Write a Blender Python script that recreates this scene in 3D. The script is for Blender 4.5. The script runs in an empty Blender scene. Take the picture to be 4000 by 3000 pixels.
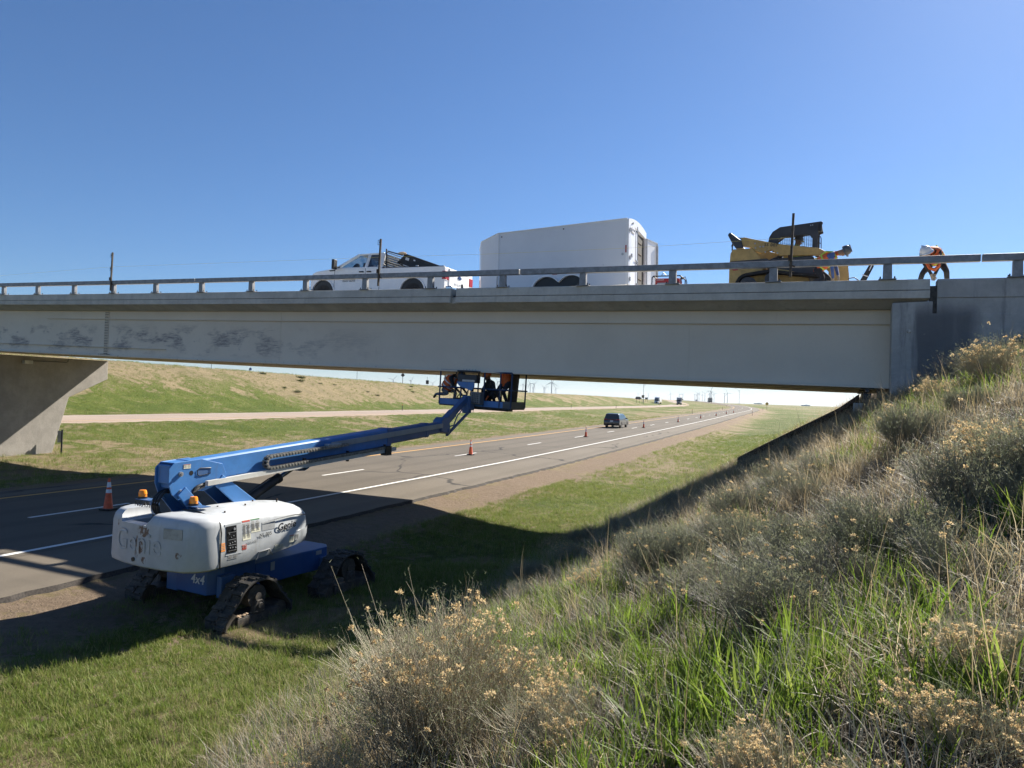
import bpy, bmesh, math, random
import numpy as np
from mathutils import Vector, Matrix, Quaternion

# ------------------------------------------------------------------ camera, sky, sun, exposure
SC = bpy.context.scene
COL = SC.collection
PITCH, ROLL, ZC = 0.0171, 0.0325, 3.70
cam = bpy.data.cameras.new('camera')
cam.sensor_width = 36.0
cam.lens = 2750.0 / 4000.0 * 36.0
cam.clip_start = 0.05
cam.clip_end = 40000.0
cam_ob = bpy.data.objects.new('camera', cam)
COL.objects.link(cam_ob)
_f = Vector((0, math.cos(PITCH), math.sin(PITCH)))
_r = Vector((1, 0, 0))
_u = _r.cross(_f)
_c, _s = math.cos(ROLL), math.sin(ROLL)
_r2 = _r * _c + _u * _s
_u2 = _u * _c - _r * _s
_m = Matrix.Identity(4)
for i in range(3):
    _m[i][0], _m[i][1], _m[i][2] = _r2[i], _u2[i], -_f[i]
_m.translation = (0, 0, ZC)
cam_ob.matrix_world = _m
SC.camera = cam_ob

SUN_EL, SUN_ROT = 36.6, 43.0          # degrees; rotation is clockwise from +Y
world = bpy.data.worlds.new('World')
SC.world = world
world.use_nodes = True
_nt = world.node_tree
_sky = _nt.nodes.new('ShaderNodeTexSky')
_sky.sky_type = 'NISHITA'
_sky.sun_disc = False
_sky.sun_elevation = math.radians(SUN_EL)
_sky.sun_rotation = math.radians(SUN_ROT)
_sky.altitude = 1500.0
_sky.air_density = 1.2
_sky.dust_density = 0.8
_sky.ozone_density = 10.0
_nt.links.new(_sky.outputs[0], _nt.nodes['Background'].inputs[0])
_nt.nodes['Background'].inputs[1].default_value = 0.049

sun = bpy.data.lights.new('sun', 'SUN')
sun.energy = 5.0
sun.angle = math.radians(0.53)
sun.color = (1.0, 0.94, 0.84)
sun_ob = bpy.data.objects.new('sun', sun)
COL.objects.link(sun_ob)
_a, _e = math.radians(SUN_ROT), math.radians(SUN_EL)
SUN_DIR = Vector((math.sin(_a) * math.cos(_e), math.cos(_a) * math.cos(_e), math.sin(_e)))
sun_ob.rotation_euler = SUN_DIR.to_track_quat('Z', 'Y').to_euler()
sun_ob.location = SUN_DIR * 60

SC.view_settings.view_transform = 'Standard'
SC.view_settings.look = 'None'
SC.view_settings.exposure = 1.3
SC.view_settings.gamma = 1.0
SC.view_settings.use_curve_mapping = False
SC.render.engine = 'CYCLES'
SC.cycles.max_bounces = 6
SC.cycles.transparent_max_bounces = 8
SC.cycles.use_denoising = True

# ------------------------------------------------------------------ terrain functions
def _sm(v):
    v = np.clip(v, 0, 1)
    return v * v * (3 - 2 * v)

def slope_of(y):
    y = np.asarray(y, float)
    return np.where(y < 40, 0.424, np.where(y < 240, 0.40, np.where(y < 460, 0.40 - (y - 240) * (0.21 / 220), 0.19)))

_ys = np.linspace(-400, 12000, 24801)
_xs = np.concatenate([[0], np.cumsum((slope_of(_ys[1:]) + slope_of(_ys[:-1])) / 2 * np.diff(_ys))])
_xs = _xs - np.interp(40.0, _ys, _xs) + 0.13

def xc(y):
    """x of the right edge line of the near carriageway"""
    return np.interp(y, _ys, _xs)

def lat(x, y):
    s = slope_of(y)
    return (np.asarray(x, float) - xc(y)) / np.sqrt(1 + s * s)

def at_t(y, t):
    """ground-plan point at station y and lateral offset t"""
    s = float(slope_of(y)); k = math.sqrt(1 + s * s)
    return float(xc(y)) + t / k, y - t * s / k

def h_road(y):
    y = np.asarray(y, float)
    return np.interp(y, [-500, 0, 30, 60, 90, 120, 150, 180, 450, 620, 1000, 1400, 12000],
                     [0, 0, .02, .09, .2, .356, .556, .80, 2.47, 3.97, 5.6, 4.5, 4.0])

def h_road2(y):
    return np.interp(y, [-500, 60, 388, 700, 1000, 1500, 12000], [1.0, 1.0, 1.9, 5.0, 6.0, 4.6, 4.0])

def h_land(y):
    return np.interp(y, [-500, 0, 180, 300, 500, 1200, 3000, 12000], [0, 0, .7, 1.2, 1.9, 2.7, 3.0, 3.2])

def hill_h(y):
    return np.interp(y, [-500, 40, 82, 161, 200, 271, 400, 600, 900, 1500, 12000],
                     [7.6, 7.0, 6.3, 5.35, 4.95, 4.95, 4.6, 4.6, 4.2, 3.9, 3.5])

def _wob(x, y):
    return (np.sin(x * 1.7 + np.sin(y * 1.3)) * np.sin(y * 1.9 + np.sin(x * 0.9) * 1.3)) * 0.5 + \
           np.sin(x * 0.53 + 1.2) * np.sin(y * 0.47 + 0.3) * 0.5

BP0 = np.array([-22.37, 30.69]); BB = np.array([.9014, -.4333]); BN = np.array([.4333, .9014])

def prof(s):
    return -.0275 * s + .00013 * s * s

def ground(x, y):
    x = np.asarray(x, float); y = np.asarray(y, float)
    t = lat(x, y)
    hr = h_road(y)
    far = _sm((y - 25) / 60)
    # right of the near carriageway
    dr = np.interp(t, [-9, 2.95, 3.05, 4.4, 6.3, 9.5, 14, 40], [-.07, -.07, -.10, -.20, -.40, -.46, -.46, -.4])
    w = _sm((t - 8) / 30) * _sm((y - 60) / 120)
    zr = hr * (1 - w) + h_land(y) * w + dr - 0.35 * np.exp(-((t - 8.5) / 3.5) ** 2) * far
    # embankment of the crossing road
    m = np.clip(.425 + .0098 * y, .40, .58)
    k = t - 9.6
    soft = np.where(k > 4, k, np.log1p(np.exp(np.clip(k * 2.2, -60, 60))) / 2.2)
    p = x * BN[0] + y * BN[1]
    s = (x - BP0[0]) * BB[0] + (y - BP0[1]) * BB[1]
    deck = 6.35 + prof(np.clip(s, 0, 60))
    cap = deck - np.maximum(0, 17.9 - p) * .20
    cap = np.minimum(cap, deck + .3 - np.maximum(0, p - 27.3) * .50)
    emb = np.minimum(m * soft, cap + .4)
    emb = emb - .42 * _sm((p - 17.95) / .5) * (p < 27.5) * _sm((s - 29) / 3)
    zr = np.where(t > 5, np.maximum(zr, np.minimum(zr + emb, np.maximum(cap, zr))), zr)
    # left: median, second carriageway, hill
    u = np.clip((-8.8 - t) / 21.2, 0, 1)
    z2 = h_road2(y)
    zm = hr * (1 - u) + z2 * u - .07 - .62 * np.sin(np.pi * u) * np.interp(y, [0, 120, 300], [1, 1, .6])
    v = _sm((-41 - t) / 18.0)
    zh = z2 - .07 + (hill_h(y) - z2 + .07) * v
    zl = np.where(t > -30, zm, zh)
    z = np.where(t < -8.8, zl, zr)
    # gentle unevenness off the pavements
    off = np.clip(np.minimum(np.abs(t + 34.7) - 5.2, np.maximum(t - 3.0, -9.2 - t)), 0, 1)
    z = z + off * (_wob(x, y) * 0.045 + _wob(x * .31, y * .29) * .07 * np.clip(off, 0, 1))
    return z

def gz(x, y):
    return float(ground(x, y))

# ------------------------------------------------------------------ mesh helpers
SPLIT = set('weld_seam chassis_decal expansion_joint idler_wheel roller fender_flare wheel_well side_window rear_side_window bed_rail hinge pivot_pin bolts rail_bracket '
            'boom_collar reflector door_seam seats hood_bolts socket axle_bracket work_light toe_board mesh_toe_board bracket sticker grab_handle shelf clamp red_stripe abutment'.split())
class MB:
    def __init__(self):
        self.v, self.f, self.m, self.sm = [], [], [], []
    def add(self, vs, fs, mi=0, X=None, smooth=False):
        b = len(self.v)
        if X is not None:
            vs = [X @ Vector(p) for p in vs]
        self.v.extend([tuple(p) for p in vs])
        for f in fs:
            self.f.append([b + i for i in f]); self.m.append(mi); self.sm.append(smooth)
        return self
    def box(self, c, s, mi=0, X=None):
        x, y, z = c; a, b, d = s[0] / 2, s[1] / 2, s[2] / 2
        vs = [(x + i * a, y + j * b, z + k * d) for k in (-1, 1) for j in (-1, 1) for i in (-1, 1)]
        return self.add(vs, [(0, 2, 3, 1), (4, 5, 7, 6), (0, 1, 5, 4), (2, 6, 7, 3), (0, 4, 6, 2), (1, 3, 7, 5)], mi, X)
    def prism(self, poly, h0, h1, axis='y', mi=0, X=None, taper=None):
        """extrude a polygon; axis y: poly=(x,z); x: poly=(y,z); z: poly=(x,y)"""
        def P(p, h):
            return (p[0], h, p[1]) if axis == 'y' else (h, p[0], p[1]) if axis == 'x' else (p[0], p[1], h)
        n = len(poly)
        vs = [P(p, h0 if taper is None else h0 * taper(p)) for p in poly] + [P(p, h1 if taper is None else h1 * taper(p)) for p in poly]
        fs = [tuple(range(n - 1, -1, -1)), tuple(range(n, 2 * n))]
        fs += [(i, (i + 1) % n, n + (i + 1) % n, n + i) for i in range(n)]
        return self.add(vs, fs, mi, X)
    def cyl(self, p0, p1, r0, r1=None, n=12, mi=0, X=None, caps=True):
        p0, p1 = Vector(p0), Vector(p1); r1 = r0 if r1 is None else r1
        d = (p1 - p0)
        if d.length < 1e-9: return self
        q = d.to_track_quat('Z', 'Y')
        vs = []
        for p, r in ((p0, r0), (p1, r1)):
            for i in range(n):
                a = 2 * math.pi * i / n
                vs.append(p + q @ Vector((r * math.cos(a), r * math.sin(a), 0)))
        fs = [(i, (i + 1) % n, n + (i + 1) % n, n + i) for i in range(n)]
        if caps: fs += [tuple(range(n - 1, -1, -1)), tuple(range(n, 2 * n))]
        return self.add(vs, fs, mi, X, smooth=n > 5)
    def tube(self, path, r, n=6, mi=0, X=None):
        path = [Vector(p) for p in path]; rs = r if isinstance(r, (list, tuple)) else [r] * len(path)
        vs = []
        for i, p in enumerate(path):
            d = (path[min(i + 1, len(path) - 1)] - path[max(i - 1, 0)])
            q = d.to_track_quat('Z', 'Y')
            for k in range(n):
                a = 2 * math.pi * k / n
                vs.append(p + q @ Vector((rs[i] * math.cos(a), rs[i] * math.sin(a), 0)))
        fs = []
        for i in range(len(path) - 1):
            for k in range(n):
                fs.append((i * n + k, i * n + (k + 1) % n, (i + 1) * n + (k + 1) % n, (i + 1) * n + k))
        fs += [tuple(range(n - 1, -1, -1)), tuple((len(path) - 1) * n + k for k in range(n))]
        return self.add(vs, fs, mi, X, smooth=True)
    def lathe(self, prof_, n=20, mi=0, X=None):
        vs = []
        for r, z in prof_:
            for k in range(n):
                a = 2 * math.pi * k / n
                vs.append((r * math.cos(a), r * math.sin(a), z))
        fs = []
        for i in range(len(prof_) - 1):
            for k in range(n):
                fs.append((i * n + k, i * n + (k + 1) % n, (i + 1) * n + (k + 1) % n, (i + 1) * n + k))
        fs += [tuple(range(n - 1, -1, -1)), tuple((len(prof_) - 1) * n + k for k in range(n))]
        return self.add(vs, fs, mi, X, smooth=True)
    def quad(self, a, b, c, d, mi=0, X=None):
        return self.add([a, b, c, d], [(0, 1, 2, 3)], mi, X)
    def loft(self, rings, mi=0, X=None, caps=True, smooth=True, closed=True):
        n = len(rings[0]); vs = [p for r in rings for p in r]; fs = []
        for i in range(len(rings) - 1):
            for k in range(n if closed else n - 1):
                fs.append((i * n + k, i * n + (k + 1) % n, (i + 1) * n + (k + 1) % n, (i + 1) * n + k))
        if caps:
            fs += [tuple(range(n - 1, -1, -1)), tuple((len(rings) - 1) * n + k for k in range(n))]
        return self.add(vs, fs, mi, X, smooth=smooth)
    def mesh(self, name, mats):
        me = bpy.data.meshes.new(name)
        me.from_pydata(self.v, [], self.f)
        for mt in (mats if isinstance(mats, (list, tuple)) else [mats]):
            me.materials.append(mt)
        me.polygons.foreach_set('material_index', self.m)
        me.polygons.foreach_set('use_smooth', self.sm)
        bm = bmesh.new(); bm.from_mesh(me); bmesh.ops.recalc_face_normals(bm, faces=bm.faces); bm.to_mesh(me); bm.free()
        me.update()
        if any(self.sm): me.set_sharp_from_angle(angle=math.radians(44))
        return me
    def islands(self):
        par = list(range(len(self.v)))
        def find(a):
            while par[a] != a: par[a] = par[par[a]]; a = par[a]
            return a
        for f in self.f:
            for q in f[1:]: par[find(q)] = find(f[0])
        out = {}
        for f, m, s in zip(self.f, self.m, self.sm): out.setdefault(find(f[0]), []).append((f, m, s))
        res = []
        for fl in out.values():
            b = MB(); mp = {}
            for f, m, s in fl:
                g = []
                for i in f:
                    if i not in mp: mp[i] = len(b.v); b.v.append(self.v[i])
                    g.append(mp[i])
                b.f.append(g); b.m.append(m); b.sm.append(s)
            res.append(b)
        return res
    def build(self, name, mats, parent=None, bevel=0.0, seg=2, smooth=None, loc=None, subd=0):
        if name in SPLIT:
            isl = self.islands()
            if 1 < len(isl) < 40:
                r = [q._build(name, mats, parent, bevel, seg, smooth, loc, subd) for q in isl]
                return r[0]
        return self._build(name, mats, parent, bevel, seg, smooth, loc, subd)
    def _build(self, name, mats, parent=None, bevel=0.0, seg=2, smooth=None, loc=None, subd=0):
        me = self.mesh(name, mats)
        o = bpy.data.objects.new(name, me); COL.objects.link(o)
        if parent is not None: o.parent = parent
        if loc is not None: o.location = loc
        if smooth:
            me.polygons.foreach_set('use_smooth', [True] * len(me.polygons))
            me.set_sharp_from_angle(angle=math.radians(smooth))
        if bevel:
            b = o.modifiers.new('bevel', 'BEVEL'); b.width = bevel; b.segments = seg; b.limit_method = 'ANGLE'; b.angle_limit = math.radians(35)
            b.harden_normals = False
        if subd:
            b = o.modifiers.new('subd', 'SUBSURF'); b.levels = subd; b.render_levels = subd
        return o

def tag(o, label, cat, group=None):
    o['label'] = label; o['category'] = cat
    if group: o['group'] = group
    return o

def empty(name, loc=(0, 0, 0), rot=(0, 0, 0), label=None, cat=None, group=None, parent=None):
    o = bpy.data.objects.new(name, None); COL.objects.link(o)
    o.location = loc; o.rotation_euler = rot; o.empty_display_size = 0.2
    if label: tag(o, label, cat, group)
    if parent is not None: o.parent = parent
    return o

def struct(o, kind='structure'):
    o['kind'] = kind; return o

def copy_tree(o, parent=None):
    c = o.copy(); COL.objects.link(c)
    if parent is not None: c.parent = parent
    for ch in list(o.children): copy_tree(ch, c)
    return c

def text_ob(name, body, size, mt, parent, M4, extrude=0.002, shear=0.0, spacing=1.0, scale_x=1.0, bold=0.0):
    cu = bpy.data.curves.new(name, 'FONT'); cu.body = body; cu.size = size; cu.extrude = extrude
    cu.shear = shear; cu.space_character = spacing; cu.align_x = 'CENTER'; cu.align_y = 'CENTER'; cu.offset = bold
    cu.materials.append(mt)
    tmp = bpy.data.objects.new(name, cu); COL.objects.link(tmp)
    dg = bpy.context.evaluated_depsgraph_get(); me = bpy.data.meshes.new_from_object(tmp.evaluated_get(dg)); bpy.data.objects.remove(tmp)
    o = bpy.data.objects.new(name, me); COL.objects.link(o); o.parent = parent
    o.matrix_local = M4 @ Matrix.Diagonal((scale_x, 1, 1, 1))
    return o

def frame(origin, xdir, ydir):
    x = Vector(xdir).normalized(); y = Vector(ydir); y = (y - x * y.dot(x)).normalized(); z = x.cross(y)
    m = Matrix.Identity(4)
    for i in range(3): m[i][0], m[i][1], m[i][2], m[i][3] = x[i], y[i], z[i], origin[i]
    return m

def rot(axis, deg): return Matrix.Rotation(math.radians(deg), 4, axis)
def tr(x, y, z): return Matrix.Translation((x, y, z))

# ------------------------------------------------------------------ materials
class NT:
    def __init__(self, name):
        self.mat = bpy.data.materials.new(name); self.mat.use_nodes = True
        self.nt = self.mat.node_tree; self.p = self.nt.nodes['Principled BSDF']; self.out = self.nt.nodes['Material Output']
    def n(self, typ, **kw):
        d = self.nt.nodes.new('ShaderNode' + typ)
        for k, v in kw.items(): setattr(d, k, v)
        return d
    def l(self, a, b): self.nt.links.new(a, b)
    def coord(self, what='Object', scale=(1, 1, 1)):
        t = self.n('TexCoord'); m = self.n('Mapping'); m.inputs['Scale'].default_value = scale
        self.l(t.outputs[what], m.inputs['Vector']); return m.outputs[0]
    def noise(self, vec, scale, detail=4, rough=.55, lo=.35, hi=.65, dist=0.0):
        t = self.n('TexNoise'); t.inputs['Scale'].default_value = scale; t.inputs['Detail'].default_value = detail
        t.inputs['Roughness'].default_value = rough; t.inputs['Distortion'].default_value = dist
        self.l(vec, t.inputs['Vector'])
        return self.ramp(t.outputs['Fac'], lo, hi)
    def ramp(self, fac, lo, hi):
        r = self.n('MapRange'); r.inputs['From Min'].default_value = lo; r.inputs['From Max'].default_value = hi; r.interpolation_type = 'SMOOTHSTEP'
        self.l(fac, r.inputs['Value']); return r.outputs[0]
    def math(self, op, a, b=None):
        m = self.n('Math', operation=op)
        for i, q in enumerate((a, b)):
            if q is None: continue
            if isinstance(q, (int, float)): m.inputs[i].default_value = q
            else: self.l(q, m.inputs[i])
        return m.outputs[0]
    def mix(self, fac, a, b):
        m = self.n('Mix', data_type='RGBA')
        if isinstance(fac, (int, float)): m.inputs[0].default_value = fac
        else: self.l(fac, m.inputs[0])
        for i, q in ((6, a), (7, b)):
            if isinstance(q, tuple): m.inputs[i].default_value = (*q, 1) if len(q) == 3 else q
            else: self.l(q, m.inputs[i])
        return m.outputs[2]
    def base(self, c):
        if isinstance(c, tuple): self.p.inputs['Base Color'].default_value = (*c, 1)
        else: self.l(c, self.p.inputs['Base Color'])
    def bump(self, h, strength=.3, dist=.02):
        b = self.n('Bump'); b.inputs['Strength'].default_value = strength; b.inputs['Distance'].default_value = dist
        self.l(h, b.inputs['Height']); self.l(b.outputs[0], self.p.inputs['Normal'])
    def rough(self, r, metal=0.0, spec=.5):
        if isinstance(r, (int, float)): self.p.inputs['Roughness'].default_value = r
        else: self.l(r, self.p.inputs['Roughness'])
        self.p.inputs['Metallic'].default_value = metal; self.p.inputs['Specular IOR Level'].default_value = spec

def sc(c, k): return tuple(min(1, q * k) for q in c)

def mat(name, col, rough=.6, metal=0.0, var=.18, scale=3.0, col2=None, dirt=None, dirt_amt=.5, bump=0.0, bscale=60.0, spec=.5, clear=0.0):
    t = NT(name); v = t.coord()
    f = t.noise(v, scale, 6, .6)
    c = t.mix(f, sc(col, 1 - var), col2 or sc(col, 1 + var * .6))
    if dirt:
        d = t.noise(v, scale * 2.3, 8, .7, .5, .72)
        c = t.mix(t.math('MULTIPLY', d, dirt_amt), c, dirt)
    t.base(c); t.rough(rough, metal, spec)
    if clear: t.p.inputs['Coat Weight'].default_value = clear; t.p.inputs['Coat Roughness'].default_value = .08
    if bump: t.bump(t.noise(v, bscale, 5, .6, 0, 1), bump, .01)
    return t.mat

def glass_mat(name, col=(.02, .03, .04), rough=.05):
    t = NT(name); t.base(col); t.rough(rough, 0, .6); return t.mat

def plain(name, col, rough=.5, metal=0.0): return mat(name, col, rough, metal, var=.08, scale=6)

MT = {}
MT['steel_dark'] = mat('dark_steel', (.035, .036, .038), .5, .3, var=.3)
MT['rubber'] = mat('rubber', (.022, .021, .02), .85, var=.3, scale=9, dirt=(.11, .085, .06), dirt_amt=.4)
MT['black'] = plain('black_plastic', (.012, .012, .013), .45)
MT['chrome'] = plain('bright_metal', (.6, .6, .6), .2, 1.0)
MT['galv'] = mat('galvanised_steel', (.40, .41, .42), .45, .6, var=.15, scale=8)
MT['white'] = mat('white_paint', (.78, .78, .78), .3, 0, var=.04, clear=.3)
MT['glass'] = glass_mat('window_glass')
MT['amber'] = plain('amber_lens', (.9, .28, .02), .2)
MT['red_lens'] = plain('red_lens', (.35, .01, .01), .25)
MT['orange'] = mat('cone_orange', (.72, .10, .025), .55, var=.15, scale=10, dirt=(.2, .12, .08), dirt_amt=.3)
MT['reflect'] = mat('reflective_white', (.72, .72, .74), .4, var=.12, scale=12)
MT['yellow_sign'] = plain('sign_yellow', (.75, .42, .02), .5)
MT['wood'] = mat('weathered_wood', (.11, .085, .062), .9, var=.35, scale=14, bump=.3)
MT['rust'] = mat('rusty_steel', (.07, .04, .026), .85, .1, var=.45, scale=10, bump=.3, bscale=40)

# ------------------------------------------------------------------ ground
def ground_mat():
    t = NT('ground'); tc = t.n('TexCoord'); P = tc.outputs['Object']
    at = t.n('Attribute'); at.attribute_name = 'cover'
    sep = t.n('SeparateColor'); t.l(at.outputs['Color'], sep.inputs[0])
    def mp(s):
        m = t.n('Mapping'); m.inputs['Scale'].default_value = s; t.l(P, m.inputs[0]); return m.outputs[0]
    big = t.noise(mp((1, 1, 1)), .045, 5, .6, .38, .62)
    mid = t.noise(mp((1, 1, 1)), .33, 6, .65, .36, .64, .6)
    fine = t.noise(mp((1, 1, 1)), 5.5, 8, .75, .3, .7)
    vfine = t.noise(mp((1, 1, 1)), 34., 6, .8, .3, .7)
    green = t.mix(mid, (.085, .115, .018), (.145, .165, .035))
    green = t.mix(t.math('MULTIPLY', fine, .55), green, (.035, .062, .012))
    dry = t.mix(fine, (.20, .155, .085), (.31, .25, .15))
    dry = t.mix(t.math('MULTIPLY', mid, .5), dry, (.15, .13, .07))
    soil = t.mix(fine, (.22, .165, .115), (.31, .24, .17))
    soil = t.mix(t.math('MULTIPLY', vfine, .5), soil, (.14, .09, .06))
    litter = t.mix(vfine, (.05, .037, .025), (.22, .165, .10))
    litter = t.mix(t.math('MULTIPLY', fine, .5), litter, (.14, .10, .062))
    # grass / dry mixture broken up by noise
    mixn = t.math('ADD', t.math('MULTIPLY', mid, .55), t.math('MULTIPLY', big, .45))
    gfac = t.ramp(t.math('ADD', sep.outputs[0], t.math('MULTIPLY', t.math('SUBTRACT', mixn, .5), 1.25)), .35, .65)
    gfac2 = t.math('MULTIPLY', gfac, t.ramp(t.math('ADD', fine, sep.outputs[0]), .25, .95))
    c = t.mix(gfac2, dry, green)
    sfac = t.ramp(t.math('ADD', sep.outputs[1], t.math('MULTIPLY', t.math('ADD', t.math('SUBTRACT', fine, .5), t.math('SUBTRACT', mid, .5)), .8)), .38, .62)
    c = t.mix(sfac, c, soil)
    c = t.mix(t.ramp(t.math('ADD', sep.outputs[2], t.math('MULTIPLY', t.math('SUBTRACT', mid, .5), .5)), .35, .65), c, litter)
    t.base(c); t.rough(.95, 0, .15)
    t.bump(t.math('ADD', t.math('MULTIPLY', fine, 1.0), t.math('MULTIPLY', vfine, .5)), .9, .05)
    return t.mat

def build_ground():
    rings = [0.0]
    r = .6
    while r < 11500:
        rings.append(r); r *= 1.022 if r < 700 else 1.06
    angs = []
    a = -58.0
    while a < 58.01: angs.append(a); a += .55
    a = 64.0
    while a < 296: angs.append(a); a += 6.0
    A = np.radians(np.array(angs)); Rr = np.array(rings[1:])
    X = np.outer(Rr, np.sin(A)); Y = np.outer(Rr, np.cos(A))
    Z = ground(X, Y)
    nr, na = X.shape
    v = np.stack([X.ravel(), Y.ravel(), Z.ravel()], 1)
    v = np.vstack([v, [[0, 0, gz(0, 0)]]])
    idx = np.arange(nr * na).reshape(nr, na)
    a0 = idx[:-1, :]; a1 = idx[1:, :]
    f = np.stack([a0, np.roll(a0, -1, 1), np.roll(a1, -1, 1), a1], -1).reshape(-1, 4)
    f = f[:, ::-1]
    cen = nr * na
    fl = [tuple(q) for q in f.tolist()] + [(int(idx[0, (j + 1) % na]), int(idx[0, j]), cen) for j in range(na)]
    me = bpy.data.meshes.new('ground'); me.from_pydata(v.tolist(), [], fl)
    x, y = v[:, 0], v[:, 1]; t = lat(x, y)
    p = x * BN[0] + y * BN[1]
    def band(c, w): return np.exp(-((t - c) / w) ** 2)
    # R: green share
    G = np.full(len(x), .55)
    G = np.where(t > 3, np.interp(t, [3, 4.6, 5.6, 9, 14, 40], [.1, .42, .76, .74, .7, .55]), G)
    G = np.where((t > 5) & (y > 30), np.interp(t, [5, 6.5, 9, 14, 20, 45, 80], [.30, .42, .80, .95, .70, .42, .6]) - .25 * np.exp(-((y - 48) / 10) ** 2) * np.exp(-((t - 8) / 3.) ** 2), G)
    G = np.where((t < -8.8) & (t > -30), np.interp(t, [-30, -27, -22, -16, -12, -8.8], [.62, .85, .62, .52, .66, .3]), G)
    G = np.where(t < -39, np.interp(t + 1.5 * np.sin(x * .11) + .9 * np.sin(x * .31 + y * .2), [-75, -60, -54, -48.5, -44, -39], [.30, .26, .14, .40, .98, .75]), G)
    G = np.where((t < -39) & (y > 170), np.maximum(G, .46), G)
    G = np.where((y > 500), .60, G)
    # G: bare soil
    S = band(4.0, 1.25) * (t > 2) * 1.0 + band(-9.6, 1.0) * .85 + (band(-40.3, .5) + band(-29.6, .4)) * .5
    S = np.where(y > 350, S * .3, S)
    # B: dark litter under the brush
    L = np.where((t > 9.5) & (p < 30), np.interp(t, [9.5, 11.5, 14], [.0, .55, .80]), 0)
    cols = np.stack([np.clip(G, 0, 1), np.clip(S, 0, 1), np.clip(L, 0, 1), np.ones_like(G)], 1).astype(np.float32)
    ca = me.color_attributes.new('cover', 'FLOAT_COLOR', 'POINT')
    ca.data.foreach_set('color', cols.ravel())
    me.materials.append(ground_mat())
    me.polygons.foreach_set('use_smooth', [True] * len(me.polygons))
    o = bpy.data.objects.new('ground', me); COL.objects.link(o); struct(o)
    return o
build_ground()

# ------------------------------------------------------------------ roads
def asphalt(name, c1, c2, crack=True):
    t = NT(name); tc = t.n('TexCoord'); P = tc.outputs['Object']; U = tc.outputs['UV']
    big = t.noise(P, .12, 5, .6, .3, .7); fine = t.noise(P, 26, 6, .8, .25, .75); grit = t.noise(P, 150, 3, .8, .3, .7)
    c = t.mix(big, c1, c2)
    c = t.mix(t.math('MULTIPLY', fine, .45), c, sc(c1, .72))
    c = t.mix(t.math('MULTIPLY', t.ramp(grit, .75, 1.0), .45), c, sc(c2, 1.5))
    # wheel paths along the road: UV x is the lateral offset in metres
    sx = t.n('SeparateXYZ'); t.l(U, sx.inputs[0])
    wv = t.math('SINE', t.math('MULTIPLY', sx.outputs[0], 3.43))
    c = t.mix(t.math('MULTIPLY', t.ramp(wv, .1, 1.0), .38), c, sc(c1, .75))
    if crack:
        m = t.n('Mapping'); m.inputs['Scale'].default_value = (.10, .085, 1); t.l(U, m.inputs[0])
        nz = t.n('TexNoise'); nz.inputs['Scale'].default_value = 3.0; nz.inputs['Detail'].default_value = 6; t.l(m.outputs[0], nz.inputs['Vector'])
        ad = t.n('VectorMath', operation='MULTIPLY_ADD'); ad.inputs[1].default_value = (.25, .25, .25); t.l(nz.outputs['Color'], ad.inputs[0]); t.l(m.outputs[0], ad.inputs[2])
        vo = t.n('TexVoronoi', feature='DISTANCE_TO_EDGE'); vo.inputs['Scale'].default_value = 1.0; t.l(ad.outputs[0], vo.inputs['Vector'])
        ck = t.ramp(vo.outputs['Distance'], .011, .003)
        gate = t.noise(P, .16, 3, .5, .44, .54)
        c = t.mix(t.math('MULTIPLY', t.math('MULTIPLY', ck, gate), .85), c, (.02, .018, .016))
    t.base(c); t.rough(.9, 0, .25); t.bump(t.math('ADD', fine, grit), .35, .008)
    return t.mat

MT['asphalt'] = asphalt('asphalt', (.104, .088, .068), (.142, .120, .094))
MT['asphalt_shoulder'] = asphalt('asphalt_shoulder', (.140, .118, .090), (.172, .145, .112))
MT['concrete_road'] = asphalt('pale_pavement', (.30, .235, .19), (.36, .29, .235), False)
MT['asphalt_edge'] = mat('asphalt_edge', (.05, .042, .036), .95, var=.4, scale=30, bump=.6, bscale=80)

def paint(name, col, wear):
    t = NT(name); P = t.coord()
    w = t.noise(P, 14, 8, .8, wear, wear + .12); c = t.mix(w, col, (.17, .15, .125))
    t.base(c); t.rough(.7); return t.mat
MT['line_white'] = paint('white_line_paint', (.72, .71, .67), .57)
MT['line_yellow'] = paint('yellow_line_paint', (.70, .37, .08), .58)

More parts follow.
